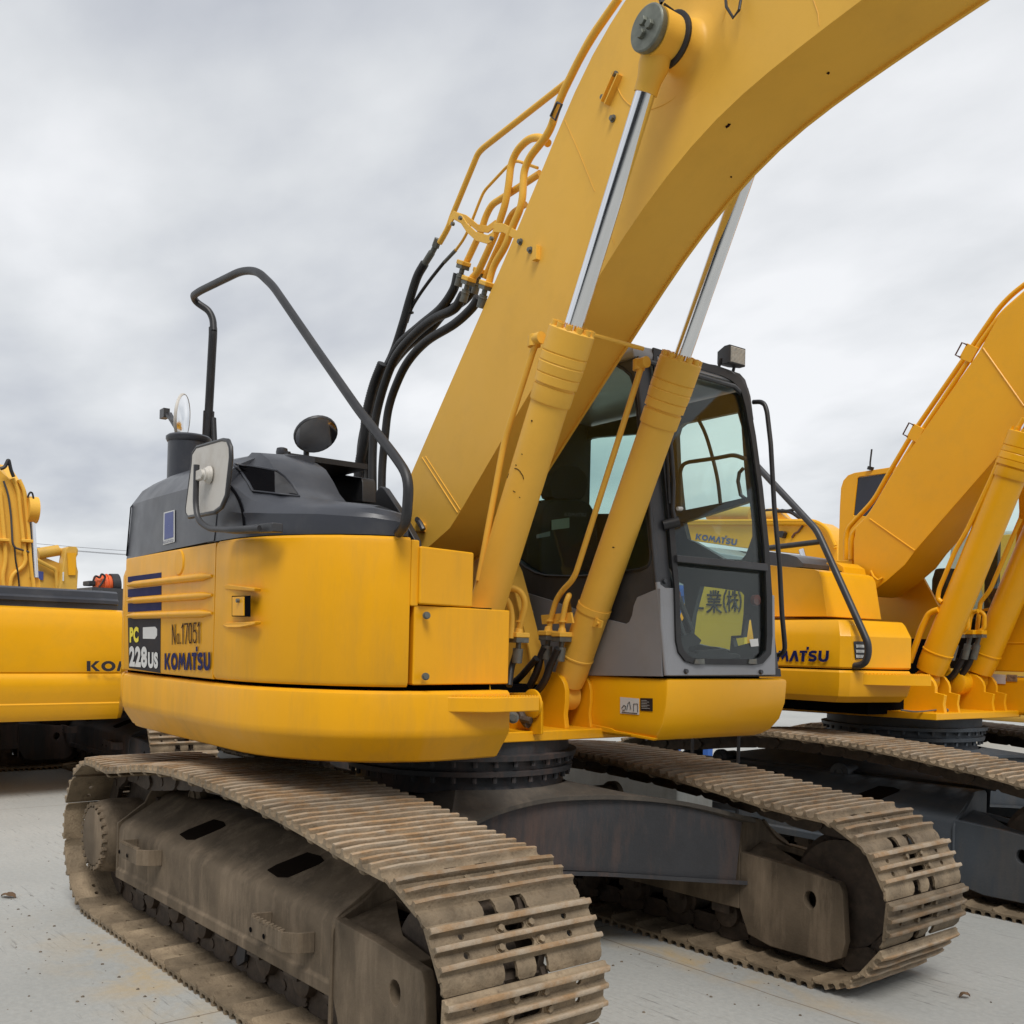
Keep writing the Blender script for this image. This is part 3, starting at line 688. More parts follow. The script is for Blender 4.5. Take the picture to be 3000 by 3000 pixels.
stroke_text([(.50, .035, [[(.06, .03), (.06, .96), (.36, .03), (.36, .96)]]), (.34, .032, [[(.06, .14), (.06, .42), (.13, .5), (.20, .5), (.26, .42), (.26, .14), (.20, .05), (.12, .05), (.06, .14)]]), (.16, .04, [[(.05, .04), (.06, .08)]]), (.28, .042, [_1]), (.42, .042, [_7]), (.44, .042, [_0]), (.42, .042, [_5]), (.24, .042, [_1])], py(505, 1889), py(588, 1885), py(505, 1829), NY, FU, INK, pn, 'serial_number')
glyph_komatsu(py(484, 1962), py(618, 1964), py(484, 1914), NY, FU, NAVY, pn)
# front side door with recessed latch
dr = wall(cut(PLAN, .175, 9), rounded(1.425, 2.058, .034), .05).build('side_door', YEL, EX, angle=25)
latch = MB(FU)
lp = lambda u, v, o=0: FU.y(u, v, -1.487)+Vector((0, o, 0))
ln = FU.y(700, 1775, -1.48)
# recess drawn as a shallow framed pocket
rec = MB(FU); rec.prism([lp(655, 1716, -.004), lp(668, 1712, -.004), lp(740, 1722, .01), lp(737, 1732, .012), lp(662, 1727, -.003)], (0, .03, 0)); rec.prism([lp(653, 1831, -.006), lp(665, 1825, -.006), lp(740, 1820, .012), lp(738, 1829, .01), lp(700, 1838, -.001), lp(668, 1839, -.006)], (0, .03, 0)); rec.build('latch_recess', YEL, dr, bevel=.004)
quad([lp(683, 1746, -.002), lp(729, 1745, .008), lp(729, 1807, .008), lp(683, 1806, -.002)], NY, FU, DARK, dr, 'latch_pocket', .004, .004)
l_ = MB(FU); l_.prism([lp(685, 1749, -.008), lp(716, 1748, -.004), lp(716, 1804, -.004), lp(685, 1804, -.008)], (0, .006, 0)); lo = l_.build('latch', YEL, dr, bevel=.002)
l2 = MB(FU); l2.cyl(lp(704, 1760, -.006), lp(704, 1760, -.018), .009, n=14); l2.build('lock_cylinder', STEEL, lo)

# front-right boxes (tool box, upper box)
fx = lambda u, v, y: FU.y(u, v, y)
def fpanel(px4, ya, yb, depth, name, m, parent, bev=.01):
    """front-facing plate: left pixels on machine plane ya, right pixels on plane yb"""
    (a, c, d_, e_) = px4; b = MB(FU)
    A, B_, C_, D_ = FU.y(*a, ya), FU.y(*c, yb), FU.y(*d_, yb), FU.y(*e_, ya)
    zt = (A.z+B_.z)/2; zb = (C_.z+D_.z)/2; A.z = B_.z = zt; C_.z = D_.z = zb
    D_.x, D_.y = A.x, A.y; C_.x, C_.y = B_.x, B_.y
    b.prism([A, B_, C_, D_], depth); return b.build(name, m, parent, bevel=bev)
tb = fpanel([(1214, 1776), (1495, 1785), (1491, 2007), (1218, 2005)], -.955, -.40, (-.5, .08, 0), 'tool_box', YEL, EX, .008)
ub = fpanel([(1232, 1605), (1390, 1613), (1395, 1777), (1233, 1773)], -.945, -.62, (-.5, .08, 0), 'upper_box', YEL, EX, .01)
st_ = fpanel([(1207, 1579), (1229, 1584), (1235, 1776), (1212, 1775)], -.975, -.94, (-.5, .06, 0), 'corner_strip', YEL, ub, .006)
bo = MB(FU)
for (u, v) in ((1250, 1803), (1247, 1982)):
    p = FU.y(u, v, -.905); q = Vector((.93, -.36, 0)); bo.cyl(p-q*.01, p+q*.004, .016, n=16); bo.cyl(p+q*.004, p+q*.016, .0115, n=6)
bo.build('cover_bolts', STEEL, tb)
# step on the skirt
A, nA = surf(FU, [sko, tb], 1306, 2038, .0); B1, nB = surf(FU, [sko], 1402, 2046, .0); Be, nE = surf(FU, [sko], 1470, 2046, .0)
zs_ = 1.385
B1 = B1+nB*.085; B2 = Be+(Be-surf(FU, [sko], 1440, 2046, .0)[0]).normalized()*.14+nE*.10
A.z = B1.z = B2.z = zs_
dd = Vector((0, 0, -.066)); inw = Vector((-.15, .03, 0))
s1 = MB(FU); s1.prism([A, B1, B2, B2+inw, B1+inw*.9, A+inw*.2], dd); sto = s1.build('step', YEL, EX, bevel=.006)
s2 = MB(FU)
for (p, q, n) in ((A, B1, 13), (B1, B2, 17)):
    for i in range(n):
        c = p.lerp(q, (i+.5)/n)+Vector((-.008, .004, 0)); s2.cyl(c-Vector((0, 0, .005)), c+Vector((0, 0, .007)), .0068, .0045, n=8)
s2.build('tread_teeth', YEL, sto)

# ---- engine hood (rear section and front section)
def hood_ring(x, y0, z0, lean, zs, zt, ys):
    """open section in the y-z plane: side foot, shoulder crease, upper shoulder, flat top"""
    return [(x, y0, z0), (x, y0+lean*.6, z0+(zs-z0)*.55), (x, y0+lean, zs), (x, y0+lean+(ys-y0-lean)*.30, zs+(zt-zs)*.52), (x, y0+lean+(ys-y0-lean)*.62, zs+(zt-zs)*.80), (x, ys, zt), (x, min(ys+.25, HIN(x)-.03), zt+.02), (x, HIN(x), zt+.02), (x, HIN(x), z0)]
HIN = lambda x: -.10 if x < -.99 else (-.64 if x < -.97 else -.64-(x+.98)*.31)
H1 = MB(FU); rg = []
for x, y0, z0, ln_, zs, zt, ys in [(-1.385, -1.40, 2.06, .03, 2.22, 2.34, -1.30), (-1.37, -1.425, 2.055, .02, 2.30, 2.42, -1.30), (-1.335, -1.445, 2.05, .02, 2.345, 2.49, -1.26), (-1.28, -1.465, 2.05, .022, 2.365, 2.53, -1.25), (-1.0, -1.475, 2.052, .022, 2.362, 2.55, -1.23), (-.98, -1.475, 2.052, .022, 2.362, 2.55, -1.23), (-.5, -1.478, 2.058, .022, 2.355, 2.545, -1.21), (-.02, -1.475, 2.062, .022, 2.35, 2.52, -1.20), (.09, -1.472, 2.064, .022, 2.345, 2.50, -1.19)]:
    rg.append(hood_ring(x, y0, z0, ln_, zs, zt, ys))
H1.loft(rg); hd = H1.build('engine_hood', HOOD, EX, angle=24)
# corner trim at the tail end of the hood
H3 = MB(FU); H3.tube([(-1.275, -1.4665, 2.07), (-1.275, -1.45, 2.35), (-1.275, -1.40, 2.42), (-1.27, -1.27, 2.52)], .004, 6); H3.build('hood_seam', DARK, hd)
H2 = MB(FU); rg = []
fr_plan = [(.0, -1.470), (.10, -1.468), (.20, -1.468), (.285, -1.466), (.35, -1.462), (.44, -1.445), (.56, -1.41), (.66, -1.36), (.77, -1.295), (.88, -1.205), (.95, -1.11), (.99, -1.03), (1.0, -.975)]
prof_top = [(2.20, 2.43, 2.515), (2.20, 2.41, 2.50), (2.19, 2.365, 2.455), (2.18, 2.31, 2.385), (2.17, 2.275, 2.32), (2.165, 2.240, 2.262), (2.155, 2.215, 2.235), (2.15, 2.20, 2.22), (2.145, 2.19, 2.205), (2.135, 2.175, 2.188), (2.13, 2.16, 2.175), (2.12, 2.148, 2.16), (2.11, 2.135, 2.148)]
Lin = FU.y(1186, 1535, -.45)
for (px, py_), (z1, z2, z3) in zip(fr_plan, prof_top):
    ix, iy = px-.02, min(-.94, py_+.62)
    if px > .94: iy = py_+.03; ix = px-.08
    P = lambda t, z: (px+(ix-px)*t, py_+(iy-py_)*t, z)
    rg.append([(px, py_, 2.06), P(.02, z1), P(.12, z1+(z2-z1)*.62), P(.26, z2), P(.40, z3), P(.62, z3+.008), P(.97, z3-.01), P(1.0, z3-.04), P(1.0, 2.06)])
H2.loft(rg); h2 = H2.build('front_hood', HOOD, EX, angle=22)
# air intake in the front hood: its rim is found on the hood surface itself
aio, ap = on_surf(FU, [h2, hd], ((683, 1360), (745, 1368), (812, 1381), (835, 1398), (858, 1425), (877, 1456), (742, 1441), (728, 1415), (708, 1385)), 'air_intake', DARK, h2)  # dark sheet on the hood, the opening's inner shade put into its colour
q = MB(FU); q.tube([surf(FU, [h2, hd], u, v, .004)[0] for u, v in ap+ap[:1]], .006, 6); q.build('intake_rim', HOOD, aio)
on_surf(FU, [h2, hd], ((806, 1384), (832, 1402), (852, 1425), (872, 1453), (806, 1447)), 'intake_baffle', BLK, aio, .007)
q = MB(FU); q.tube([surf(FU, [h2, hd], u, v, .0015)[0] for u, v in ((662, 1412), (675, 1425), (690, 1445), (702, 1468), (711, 1495), (715, 1520), (717, 1545))], .007, 6); q.build('hood_seam', DARK, h2)
on_surf(FU, [h2, hd], ((482, 1502), (514, 1494), (514, 1588), (480, 1597)), 'rental_sticker', WHT, hd, .004)
on_surf(FU, [h2, hd], ((485, 1505), (511, 1498), (511, 1574), (484, 1582)), 'blue_panel', mat('sticker_blue', (.035, .055, .22), .4), hd, .0055)
_b0, _n0 = surf(FU, [h2, hd], 482, 1594, .0065); _b1, _ = surf(FU, [h2, hd], 512, 1587, .0065); _b2, _ = surf(FU, [h2, hd], 482, 1583, .0065)
decal_text('kanamoto', _b0, _b1, _b2, _n0, FU, NAVY, hd, 'sticker_lettering', .0, .001)
# grip strip along the hood top
q = MB(FU); q.box((-.55, -1.05, 2.52), (-.05, -.6, 2.548))
for i in range(7): q.cyl((-.52+.07*i, -1.03, 2.548), (-.52+.07*i, -1.03, 2.562), .016, n=8)
q.build('tread_strip', BLK, h2)
# raised grille box behind the hoses
q = MB(FU); q.prism([FU.y(u, v, -.62) for u, v in ((905, 1388), (912, 1384), (935, 1380), (1058, 1400), (1062, 1412), (1062, 1470), (980, 1470), (950, 1410))], (0, .08, 0))
for u, v in ((938, 1380), (1002, 1390)): c = FU.y(u, v, -.58); q.cyl(c-Vector((0, 0, .02)), c+Vector((0, 0, .02)), .02, n=10)
q.build('rear_cover', BLK, EX, bevel=.008)
q = MB(FU); q.prism([FU.y(u, v, -.40) for u, v in ((1000, 1500), (1030, 1462), (1100, 1440), (1113, 1424), (1124, 1430), (1168, 1496), (1216, 1583), (1222, 1640), (1000, 1640))], (0, .04, 0)); q.build('cover_slope', BLK, EX, bevel=.006)
# exhaust stack, tank cap
ec = FU.y(553, 1288, -1.12)
q = MB(FU); q.lathe((ec.x, ec.y, 2.48), (0, 0, 1), [(0, .118), (.30, .118), (ec.z-2.50, .118), (ec.z-2.50, .122), (ec.z-2.485, .130), (ec.z-2.47, .130), (ec.z-2.46, .118), (ec.z-2.46, .10), (ec.z-2.6, .09)], 32); q.build('exhaust_stack', HOOD, EX)
c_ = FU.y(825, 1372, -.95)
q = MB(FU); q.lathe((c_.x, c_.y, c_.z-.10), (0, 0, 1), [(-.2, .05), (0, .05), (.095, .05), (.10, .058), (.155, .058), (.165, .05), (.17, .03), (.185, .032), (.205, .028), (.21, .015)], 20); q.build('breather_cap', HOOD, EX)

# ---- big black hand rail on the right
Yr = -1.06
rp_ = [FU.y(1168, 1561, -1.03), FU.y(1190, 1535, Yr), FU.y(1199, 1400, Yr), FU.y(1160, 1340, Yr), FU.y(1050, 1200, Yr), FU.y(930, 1028, Yr), FU.y(800, 838, Yr), FU.y(757, 797, Yr), FU.y(728, 792, Yr), FU.y(700, 797, Yr), FU.y(585, 853, Yr), FU.y(566, 866, -1.04), FU.y(573, 884, -1.0), FU.y(612, 910, -.94), FU.y(624, 935, -.92), FU.y(626, 970, -.92)]
q = MB(FU); q.tube(rp_, .0215, 12, .07)
q.tube([FU.y(624, 960, -.92), FU.y(624, 980, -.92), FU.y(612, 1200, -.92), FU.y(608, 1330, -.92)], .026, 12, .02)
q.tube([FU.y(612, 1205, -.92), FU.y(606, 1340, -.92)], .034, 12); q.tube([FU.y(625, 1225, -.90), FU.y(630, 1340, -.90)], .018, 10)
q.build('hand_rail', BLK, EX)

# ---- mirrors
def rring(c, n_, rx, rz, th, upv=Vector((0, 0, 1)), n=28, dome=.0):
    """disc or rounded plate perpendicular to n_; returns rings for a loft"""
    n_ = n_.normalized(); s_ = n_.cross(upv).normalized(); u_ = s_.cross(n_)
    def ring(k, h): return [c+n_*h+(s_*rx*math.copysign(abs(math.cos(t))**(2/EXP), math.cos(t))+u_*rz*math.copysign(abs(math.sin(t))**(2/EXP), math.sin(t)))*k for t in [2*math.pi*i/n for i in range(n)]]
    return [ring(.02, -th*.5-dome), ring(.55, -th*.5-dome*.8), ring(.92, -th*.5), ring(1, -th*.25), ring(1, th*.25), ring(.97, th*.5), ring(.95, th*.35)], ring(.95, th*.36)
# square mirror seen from its back
EXP = 5.0
mc = FU.y(612, 1398, -1.56)
mn = Vector((-.86, .50, .0)) # faces rearwards, away from the camera
q = MB(FU); corners = [FU.y(u, v, -1.56+dy_) for u, v, dy_ in ((562, 1330, 0), (575, 1310, 0), (648, 1289, 0), (664, 1291, 0), (671, 1310, 0), (672, 1340, 0), (660, 1450, 0), (645, 1485, 0), (625, 1500, 0), (550, 1514, 0), (544, 1505, 0), (543, 1490, 0), (560, 1360, 0))]
q.prism(corners, (0, .022, 0)); mo = q.build('square_mirror', MIRB, EX, bevel=.008, seg=3)
q = MB(FU); q.tube([p+Vector((0, .008, 0)) for p in corners]+[corners[0]+Vector((0, .008, 0))], .0105, 8); q.build('mirror_rim', CHAR, mo)
hb_ = FU.y(602, 1390, -1.585)
q = MB(FU); q.lathe(hb_+Vector((0, .02, 0)), (0, -1, 0), [(0, .042), (.012, .038), (.02, .030), (.028, .03), (.03, .018), (.042, .016)], 20); q.box(tuple(hb_+Vector((-.085, -.022, -.022))), tuple(hb_+Vector((0, .005, .022)))); q.build('mirror_clamp', MIRB, mo, bevel=.004)
q = MB(FU); q.tube([FU.y(576, 1362, -1.60), FU.y(573, 1480, -1.60), FU.y(580, 1525, -1.60), FU.y(612, 1549, -1.58), FU.y(680, 1552, -1.56), FU.y(760, 1548, -1.50)], .0135, 10, .05); q.build('mirror_arm', CHAR, mo)
q = MB(FU)
for (a, c, e_) in (((660, 1560), (795, 1556), (662, 1545)), ):
    A_ = FU.y(660, 1562, -1.53); B_ = FU.y(797, 1557, -1.47); q.prism([A_, B_, FU.y(797, 1530, -1.47), FU.y(663, 1545, -1.53)], (0, .05, 0))
q.build('mirror_bracket', CHAR, mo, bevel=.006)
# round mirrors
EXP = 2.0
def round_mirror(c, n_, r, back, name='round_mirror'):
    rg, gr = rring(c, n_, r, r, .022, dome=.02); q = MB(FU); q.loft(rg); o = q.build(name, back, EX, angle=50)
    n2 = n_.normalized(); q = MB(FU); s_ = n2.cross(Vector((0, 0, 1))).normalized(); u_ = s_.cross(n2)
    rr_ = [[c+n2*(.009+h)+(s_*math.cos(t)+u_*math.sin(t))*r*k for t in [2*math.pi*i/28 for i in range(28)]] for k, h in ((.94, 0), (.7, .006), (.4, .010), (.02, .012))]
    q.loft(rr_); q.build('mirror_glass', MIRG, o, angle=80); return o
c1 = FU.y(533, 1224, -1.05)
m1 = round_mirror(c1, Vector((.56, .82, -.08)), .150, MIRB)
q = MB(FU); q.tube([c1+Vector((-.015, .01, -.02)), FU.y(505, 1231, -1.05), FU.y(488, 1216, -1.05)], .012, 8); A_ = FU.y(481, 1213, -1.05); q.box(tuple(A_+Vector((-.03, -.02, -.03))), tuple(A_+Vector((.05, .02, .03)))); q.prism([FU.y(482, 1210, -1.05), FU.y(494, 1207, -1.05), FU.y(514, 1250, -1.05), FU.y(510, 1256, -1.05)], (0, .02, 0)); q.build('mirror_arm', CHAR, m1)
q = MB(FU); q.tube([c1+Vector((-.02, 0, -.10)), Vector((ec.x, ec.y, ec.z-.02))], .010, 8); q.build('mirror_stalk', CHAR, m1)
c3 = FU.y(925, 1272, -.78)
m3 = round_mirror(c3, Vector((.62, -.02, -.66)), .120, CHAR)
q = MB(FU); e1 = FU.y(896, 1383, -.78); q.tube([FU.y(893, 1262, -.78)+Vector((0, .02, 0)), Vector((e1.x, e1.y, e1.z+.28)), e1], .0165, 10)
q.cyl(e1+Vector((0, 0, -.03)), e1+Vector((0, 0, .035)), .03, n=16); q.prism([e1+Vector((-.14, -.03, -.05)), e1+Vector((.03, -.03, -.05)), e1+Vector((.03, .04, -.05)), e1+Vector((-.14, .04, -.05))], (0, 0, .03)); q.build('mirror_post', CHAR, m3, bevel=.003)
0 and quad([c3+Vector((-.04, .0, .055))+Vector((.012, -.02, 0)), c3+Vector((.0, -.0, .05))+Vector((.012, -.02, 0)), c3+Vector((.0, 0, .035))+Vector((.02, -.02, 0)), c3+Vector((-.04, 0, .04))+Vector((.02, -.02, 0))], (.75, -.55, -.42), FU, WHT, m3, 'mirror_sticker', .03)
# ================================================================== boom
Y0, Y1 = -.14, .26
YP = (0, 1, 0)
bp_ = lambda u, v, y=Y0: FU.y(u, v, y)
rear_e = [(1204, 1390), (1329, 1100), (1373, 1000), (1440, 849), (1510, 690), (1574, 534), (1628, 400), (1688, 250), (1738, 150), (1790, 62), (1833, 0)]
low_e = [(1264, 1595), (1318, 1547), (1345, 1504), (1496, 1245), (1640, 1000), (1717, 875), (1766, 790), (1820, 697), (1880, 612), (1950, 515), (2030, 416), (2100, 340), (2173, 273), (2255, 205), (2340, 140), (2430, 68), (2524, 0)]
RE = [bp_(u, v) for u, v in rear_e]; LE = [bp_(u, v) for u, v in low_e]
def smooth2(l, k=2):
    for _ in range(k): l = [l[0]]+[(l[i-1]+l[i]*2+l[i+1])/4 for i in range(1, len(l)-1)]+[l[-1]]
    return l
LE = LE[:3]+smooth2(LE[3:], 3); RE = smooth2(RE, 2)
RE += [Vector((1.62, Y0, 4.70)), Vector((2.1, Y0, 4.86)), Vector((2.8, Y0, 4.93)), Vector((5.3, Y0, 4.62))]
LE += [Vector((2.95, Y0, 3.95)), Vector((3.6, Y0, 4.02)), Vector((5.3, Y0, 4.12))]
# foot: round the pivot
foot = [Vector((-.40, Y0, 2.40)), Vector((-.44, Y0, 2.28)), Vector((-.40, Y0, 2.16)), Vector((-.30, Y0, 2.10))]
outline = foot+LE+RE[::-1]
for yy, nm in ((Y0, 'near'), (Y1-.014, 'far')):
    q = MB(FU); q.prism([Vector((p.x, yy, p.z)) for p in outline], (0, .014, 0)); o = q.build('boom_web', YELO, EX)
    if nm == 'near': boom = o; boom.name = 'boom'
    else: o.parent = boom
def strip(edge, ins, th, name, ya=Y0+.014, yb=Y1-.014, m=YELO):
    q = MB(FU); rg = []
    for i, p in enumerate(edge):
        a = edge[max(i-1, 0)]; c = edge[min(i+1, len(edge)-1)]; t = (c-a).normalized(); n_ = Vector((-t.z, 0, t.x))*ins
        rg.append([Vector((p.x, ya, p.z))+n_, Vector((p.x, yb, p.z))+n_, Vector((p.x, yb, p.z))+n_*(1+th/abs(ins)), Vector((p.x, ya, p.z))+n_*(1+th/abs(ins))])
    q.loft(rg); return q.build(name, m, boom, angle=30)
bot_e = foot[1:]+LE; strip(bot_e, .012, .012, 'boom_bottom_plate'); strip([foot[0]]+RE, -.014, .012, 'boom_top_plate')
q = MB(FU); q.box((LE[0].x+.0, Y0+.015, 2.3), (LE[0].x+.001, Y1-.015, 2.31))
# welds on the side plate and belly
def wtube(pts, r=.005, name='weld_bead', m=YELO, par=None):
    q = MB(FU); q.tube([p+Vector((0, -.001, 0)) for p in pts], r, 6); return q.build(name, m, par or boom)
wtube([bp_(1237, 1340), bp_(1341, 1502)], .0035); wtube([bp_(1247, 1337), bp_(1349, 1494)], .0025)
wtube([bp_(1655, 352), bp_(1700, 455), bp_(1742, 560)], .0013); wtube([bp_(1765, 620), bp_(1800, 715)], .0013)
wtube([bp_(2380, -10), bp_(2397, 40), bp_(2400, 74)], .0013)
dc = bp_(1957, 72)
wtube([dc+Vector((math.cos(a)*.335, 0, math.sin(a)*.335)) for a in [R(-165+6*i) for i in range(43)]], .0018)
# boss for the cylinder head pin
q = MB(FU); P1a = FU.y(1893, 80, -.385); P1 = Vector((P1a.x, 0, P1a.z))
q.lathe((P1.x, Y0+.002, P1.z), (0, -1, 0), [(0, .27), (.0025, .20), (.006, .155), (.016, .12), (.03, .105), (.10, .102)], 40)
q.build('pin_boss', YELO, boom, angle=80)
q = MB(FU); q.lathe((P1.x, Y0-.100, P1.z), (0, -1, 0), [(0, .112), (.012, .114), (.018, .104)], 32); q.build('boss_seal', RUBB, boom)
q = MB(FU); q.lathe((P1.x, Y1-.002, P1.z), (0, 1, 0), [(0, .27), (.0025, .20), (.006, .155), (.016, .12), (.03, .105), (.10, .102)], 40); q.build('pin_boss', YELO, boom, angle=80)
# belly weld seam
q = MB(FU); pz = [bp_(1716, 970, Y0+.01)]
wa = FU.y(1716, 976, Y0+.016); wb_ = Vector((wa.x, Y1-.016, wa.z)); q.tube([wa, wb_], .011, 8); q.build('weld_bead', YELO, boom)
# foot bracket light and bolt lumps on the side plate
q = MB(FU); bc = bp_(1228, 1530); q.prism([bc+Vector((-.05, 0, -.045)), bc+Vector((.07, 0, -.06)), bc+Vector((.075, 0, -.02)), bc+Vector((-.01, 0, .02))], (0, -.012, 0)); q.build('lug_plate', YELO, boom, bevel=.002)
q = MB(FU); q.tube([bp_(1222, 1522, -.165), bp_(1232, 1535, -.17), bp_(1240, 1552, -.165)], .016, 8); q.cyl(bp_(1222, 1521, -.16), bp_(1222, 1521, -.185), .014, n=8); q.build('grease_fitting', CHAR, boom)
for (a, c) in (((1815, 218), (1777, 305)), ):
    q = MB(FU); A_, B_ = bp_(*a), bp_(*c); d_ = (B_-A_).normalized(); s_ = Vector((-d_.z, 0, d_.x))*.022
    q.prism([A_-s_, A_+s_, B_+s_, B_-s_], (0, -.006, 0)); q.prism([A_+s_*.9, A_+s_*1.2, B_+s_*1.2, B_+s_*.9], (0, -.03, 0)); q.prism([A_-s_*1.2, A_-s_*.9, B_-s_*.9, B_-s_*1.2], (0, -.022, 0))
    q.build('pipe_bracket', YELO, boom)
for (u, v) in ((1804, 220), (1770, 287), (1797, 348), (1526, 709), (1555, 733)):
    q = MB(FU); q.cyl(bp_(u, v, Y0-.0), bp_(u, v, Y0-.0)+Vector((0, -.018, 0)), .012, n=6); q.cyl(bp_(u, v, Y0), bp_(u, v, Y0)+Vector((0, -.006, 0)), .017, n=12); q.build('bracket_bolt', STEEL, boom)
q = MB(FU); q.tube([bp_(1927, -25, -.3), bp_(1937, 10, -.33), bp_(1948, -5, -.3), bp_(1965, -30, -.28)], .007, 8); q.tube([bp_(1945, 12, -.3), bp_(1970, 30, -.26), bp_(1988, 52, -.22), bp_(1992, 75, -.2)], .006, 8)
q.build('grease_hose', RUBB, boom); q = MB(FU); q.tube([bp_(2125, -15, -.16), bp_(2128, 20, -.2), bp_(2148, 52, -.2), bp_(2165, 30, -.18), bp_(2172, -10, -.16)], .006, 8)
q.build('grease_hose', RUBB, boom)
# scratches and chips
q = MB(FU)
def chip(u, v, r, y): c = FU.y(u, v, y); q.cyl(c, c+Vector((0, -.0012, 0)), r, n=7)
q.build('paint_chips', INK, boom) if q.v else None

# ---- boom cylinders
P0 = Vector((.40, 0, 1.345))
YA, YBc = -.29, .405
def on(p, y): return Vector((p.x, y, p.z))
def hyd(yc, P0, P1, root, fr, m, Lg=1.868, r=.088, rh=.106, rr=.0425, cap=True, name='boom_cylinder', eyes=True):
    A = on(P0, yc); B = on(P1, yc); d = (B-A).normalized()
    q = MB(fr)
    q.lathe(A, d, [(.06, .05), (.08, r*.93), (.15, r*1.0), (.235, r*1.0), (.237, r*1.045), (.245, r*1.045), (.247, r), (Lg-.335, r), (Lg-.333, r*1.07), (Lg-.325, r*1.09), (Lg-.262, r*1.10), (Lg-.258, r*1.04), (Lg-.25, r*1.03),
                   (Lg-.247, r*1.15), (Lg-.21, r*1.16), (Lg-.206, r*1.12), (Lg-.202, r*1.17), (Lg-.16, rh), (Lg-.155, rh*.97), (Lg-.15, rh), (Lg-.115, rh), (Lg-.112, rh*.96), (Lg-.106, rh), (Lg-.006, rh), (Lg, rh-.006), (Lg, .05)], 40)
    q.lathe(A-Vector((0, .055, 0)), (0, 1, 0), [(0, .045), (0, .082), (.11, .082), (.11, .045)], 28)
    cyl_ = q.build(name, m, root, angle=30)
    q = MB(fr); u_ = d.orthogonal().normalized(); v_ = d.cross(u_)
    for k in range(12):
        a = 2*math.pi*k/12; c = A+d*(Lg-.002)+(u_*math.cos(a)+v_*math.sin(a))*(rh-.019); q.cyl(c, c+d*.022, .0165, n=12); q.cyl(c+d*.02, c+d*.024, .008, n=6)
    q.build('gland_bolts', m, cyl_)
    q = MB(fr); q.cyl(A+d*(Lg-.02), B-d*.13, rr, n=36); q.build('piston_rod', CHROME, cyl_)
    q = MB(fr); q.lathe(B-d*.215, d, [(0, rr*1.0), (0, rr*1.16), (.05, rr*1.2), (.10, rr*1.5), (.16, rr*1.5)], 28); q.lathe(B-Vector((0, .06, 0)), (0, 1, 0), [(0, .05), (0, .094), (.12, .094), (.12, .05)], 32); q.build('rod_eye', m, cyl_, angle=40)
    return cyl_, A, B, d
cA, A_A, B_A, dA = hyd(YA, P0, P1, EX, FU, YELO)
cB, A_B, B_B, dB = hyd(YBc, P0, P1, EX, FU, YELO)
q = MB(FU); q.lathe((P1.x, Y0-.05, P1.z), (0, -1, 0), [(0, .05), (.17, .05)], 20); q.lathe((P1.x, -.352, P1.z), (0, -1, 0), [(0, .088), (.012, .092), (.03, .092), (.036, .085), (.037, .02)], 36)
for k in range(3):
    a = R(90+120*k+20); c = Vector((P1.x+.028*math.cos(a), -.387, P1.z+.028*math.sin(a)+.0)); q.cyl(c, c+Vector((0, -.018, 0)), .02, .018, n=6)
q.build('pin_cap', mat('zinc_cap', (.17, .18, .15), .45, .5, var=.3, vscale=14), cA, bevel=.002)
for pts, r_ in ((((2000, 421), (2012, 411), (2028, 402), (2033, 396)), .004), (((2126, 372), (2133, 368), (2137, 362)), .007), (((2064, 303), (2058, 309)), .003), (((2424, 212), (2428, 214)), .006), (((2140, 517), (2143, 519)), .004)):
    try:
        bb = [o for o in EX.children_recursive if o.name.startswith('boom_bottom')]
        q = MB(FU); q.tube([surf(FU, bb, u, v, .0004)[0] for u, v in pts], r_, 5); q.build('scratch', INK, boom)
    except Exception: pass
# side pipe along each barrel, clamps, base fittings
def cyl_pipe(yc, c, dy, lower, root, fr, m, prt=None):
    top = prt
    q = MB(fr); q.tube([top]+lower, .0155, 10, .05); o = q.build('side_pipe', m, root)
    q = MB(fr); q.lathe(top+Vector((-.02, 0, -.02)), (0, 0, 1), [(0, .02), (.0, .03), (.05, .03), (.055, .02)], 14); q.lathe(top+Vector((-.035, 0, .01)), (1, 0, .0), [(0, .012), (.0, .02), (.02, .028), (.07, .028)], 14); q.build('port_block', m, root)
yb = .275
cyl_pipe(YBc, cB, 0, [FU.y(1868, 1110, yb), FU.y(1700, 1640, yb), FU.y(1682, 1695, yb), FU.y(1646, 1732, yb), FU.y(1628, 1762, yb), FU.y(1611, 1822, yb), FU.y(1609, 1850, yb)], cB, FU, YELO, FU.y(1880, 1070, yb))
cyl_pipe(YA, cA, 0, [FU.y(1561, 1030, -.36), FU.y(1478, 1290, -.36), FU.y(1420, 1600, -.37), FU.y(1402, 1700, -.37)], cA, FU, YELO, FU.y(1573, 1000, -.36))
def flange(c, m1, m2, root, fr, hose_to=None, rs=.022, hr=.0175, nm='hose_fitting'):
    q = MB(fr); q.box((c.x-.038, c.y-.044, c.z-.0), (c.x+.038, c.y+.044, c.z+.026)); q.cyl(c+Vector((0, 0, .022)), c+Vector((0, 0, .05)), .024, .018, n=14); o = q.build(nm, m1, root, bevel=.005)
    q = MB(fr); q.box((c.x-.034, c.y-.040, c.z-.026), (c.x+.034, c.y+.040, c.z)); q.cyl(c+Vector((0, 0, -.022)), c+Vector((-.004, 0, -.06)), .014, n=12); q.cyl(c+Vector((-.004, 0, -.055)), c+Vector((-.010, 0, -.13)), .027, .025, n=14)
    q.cyl(c+Vector((-.006, 0, -.07)), c+Vector((-.0065, 0, -.076)), .0245, n=14); q.build('swivel', STEEL, o, bevel=.002)
    return o
f1 = FU.y(1606, 1862, .27); f2 = FU.y(1646, 1866, .275)
flange(f1, YELO, STEEL, cB, FU); flange(f2, YELO, STEEL, cB, FU)
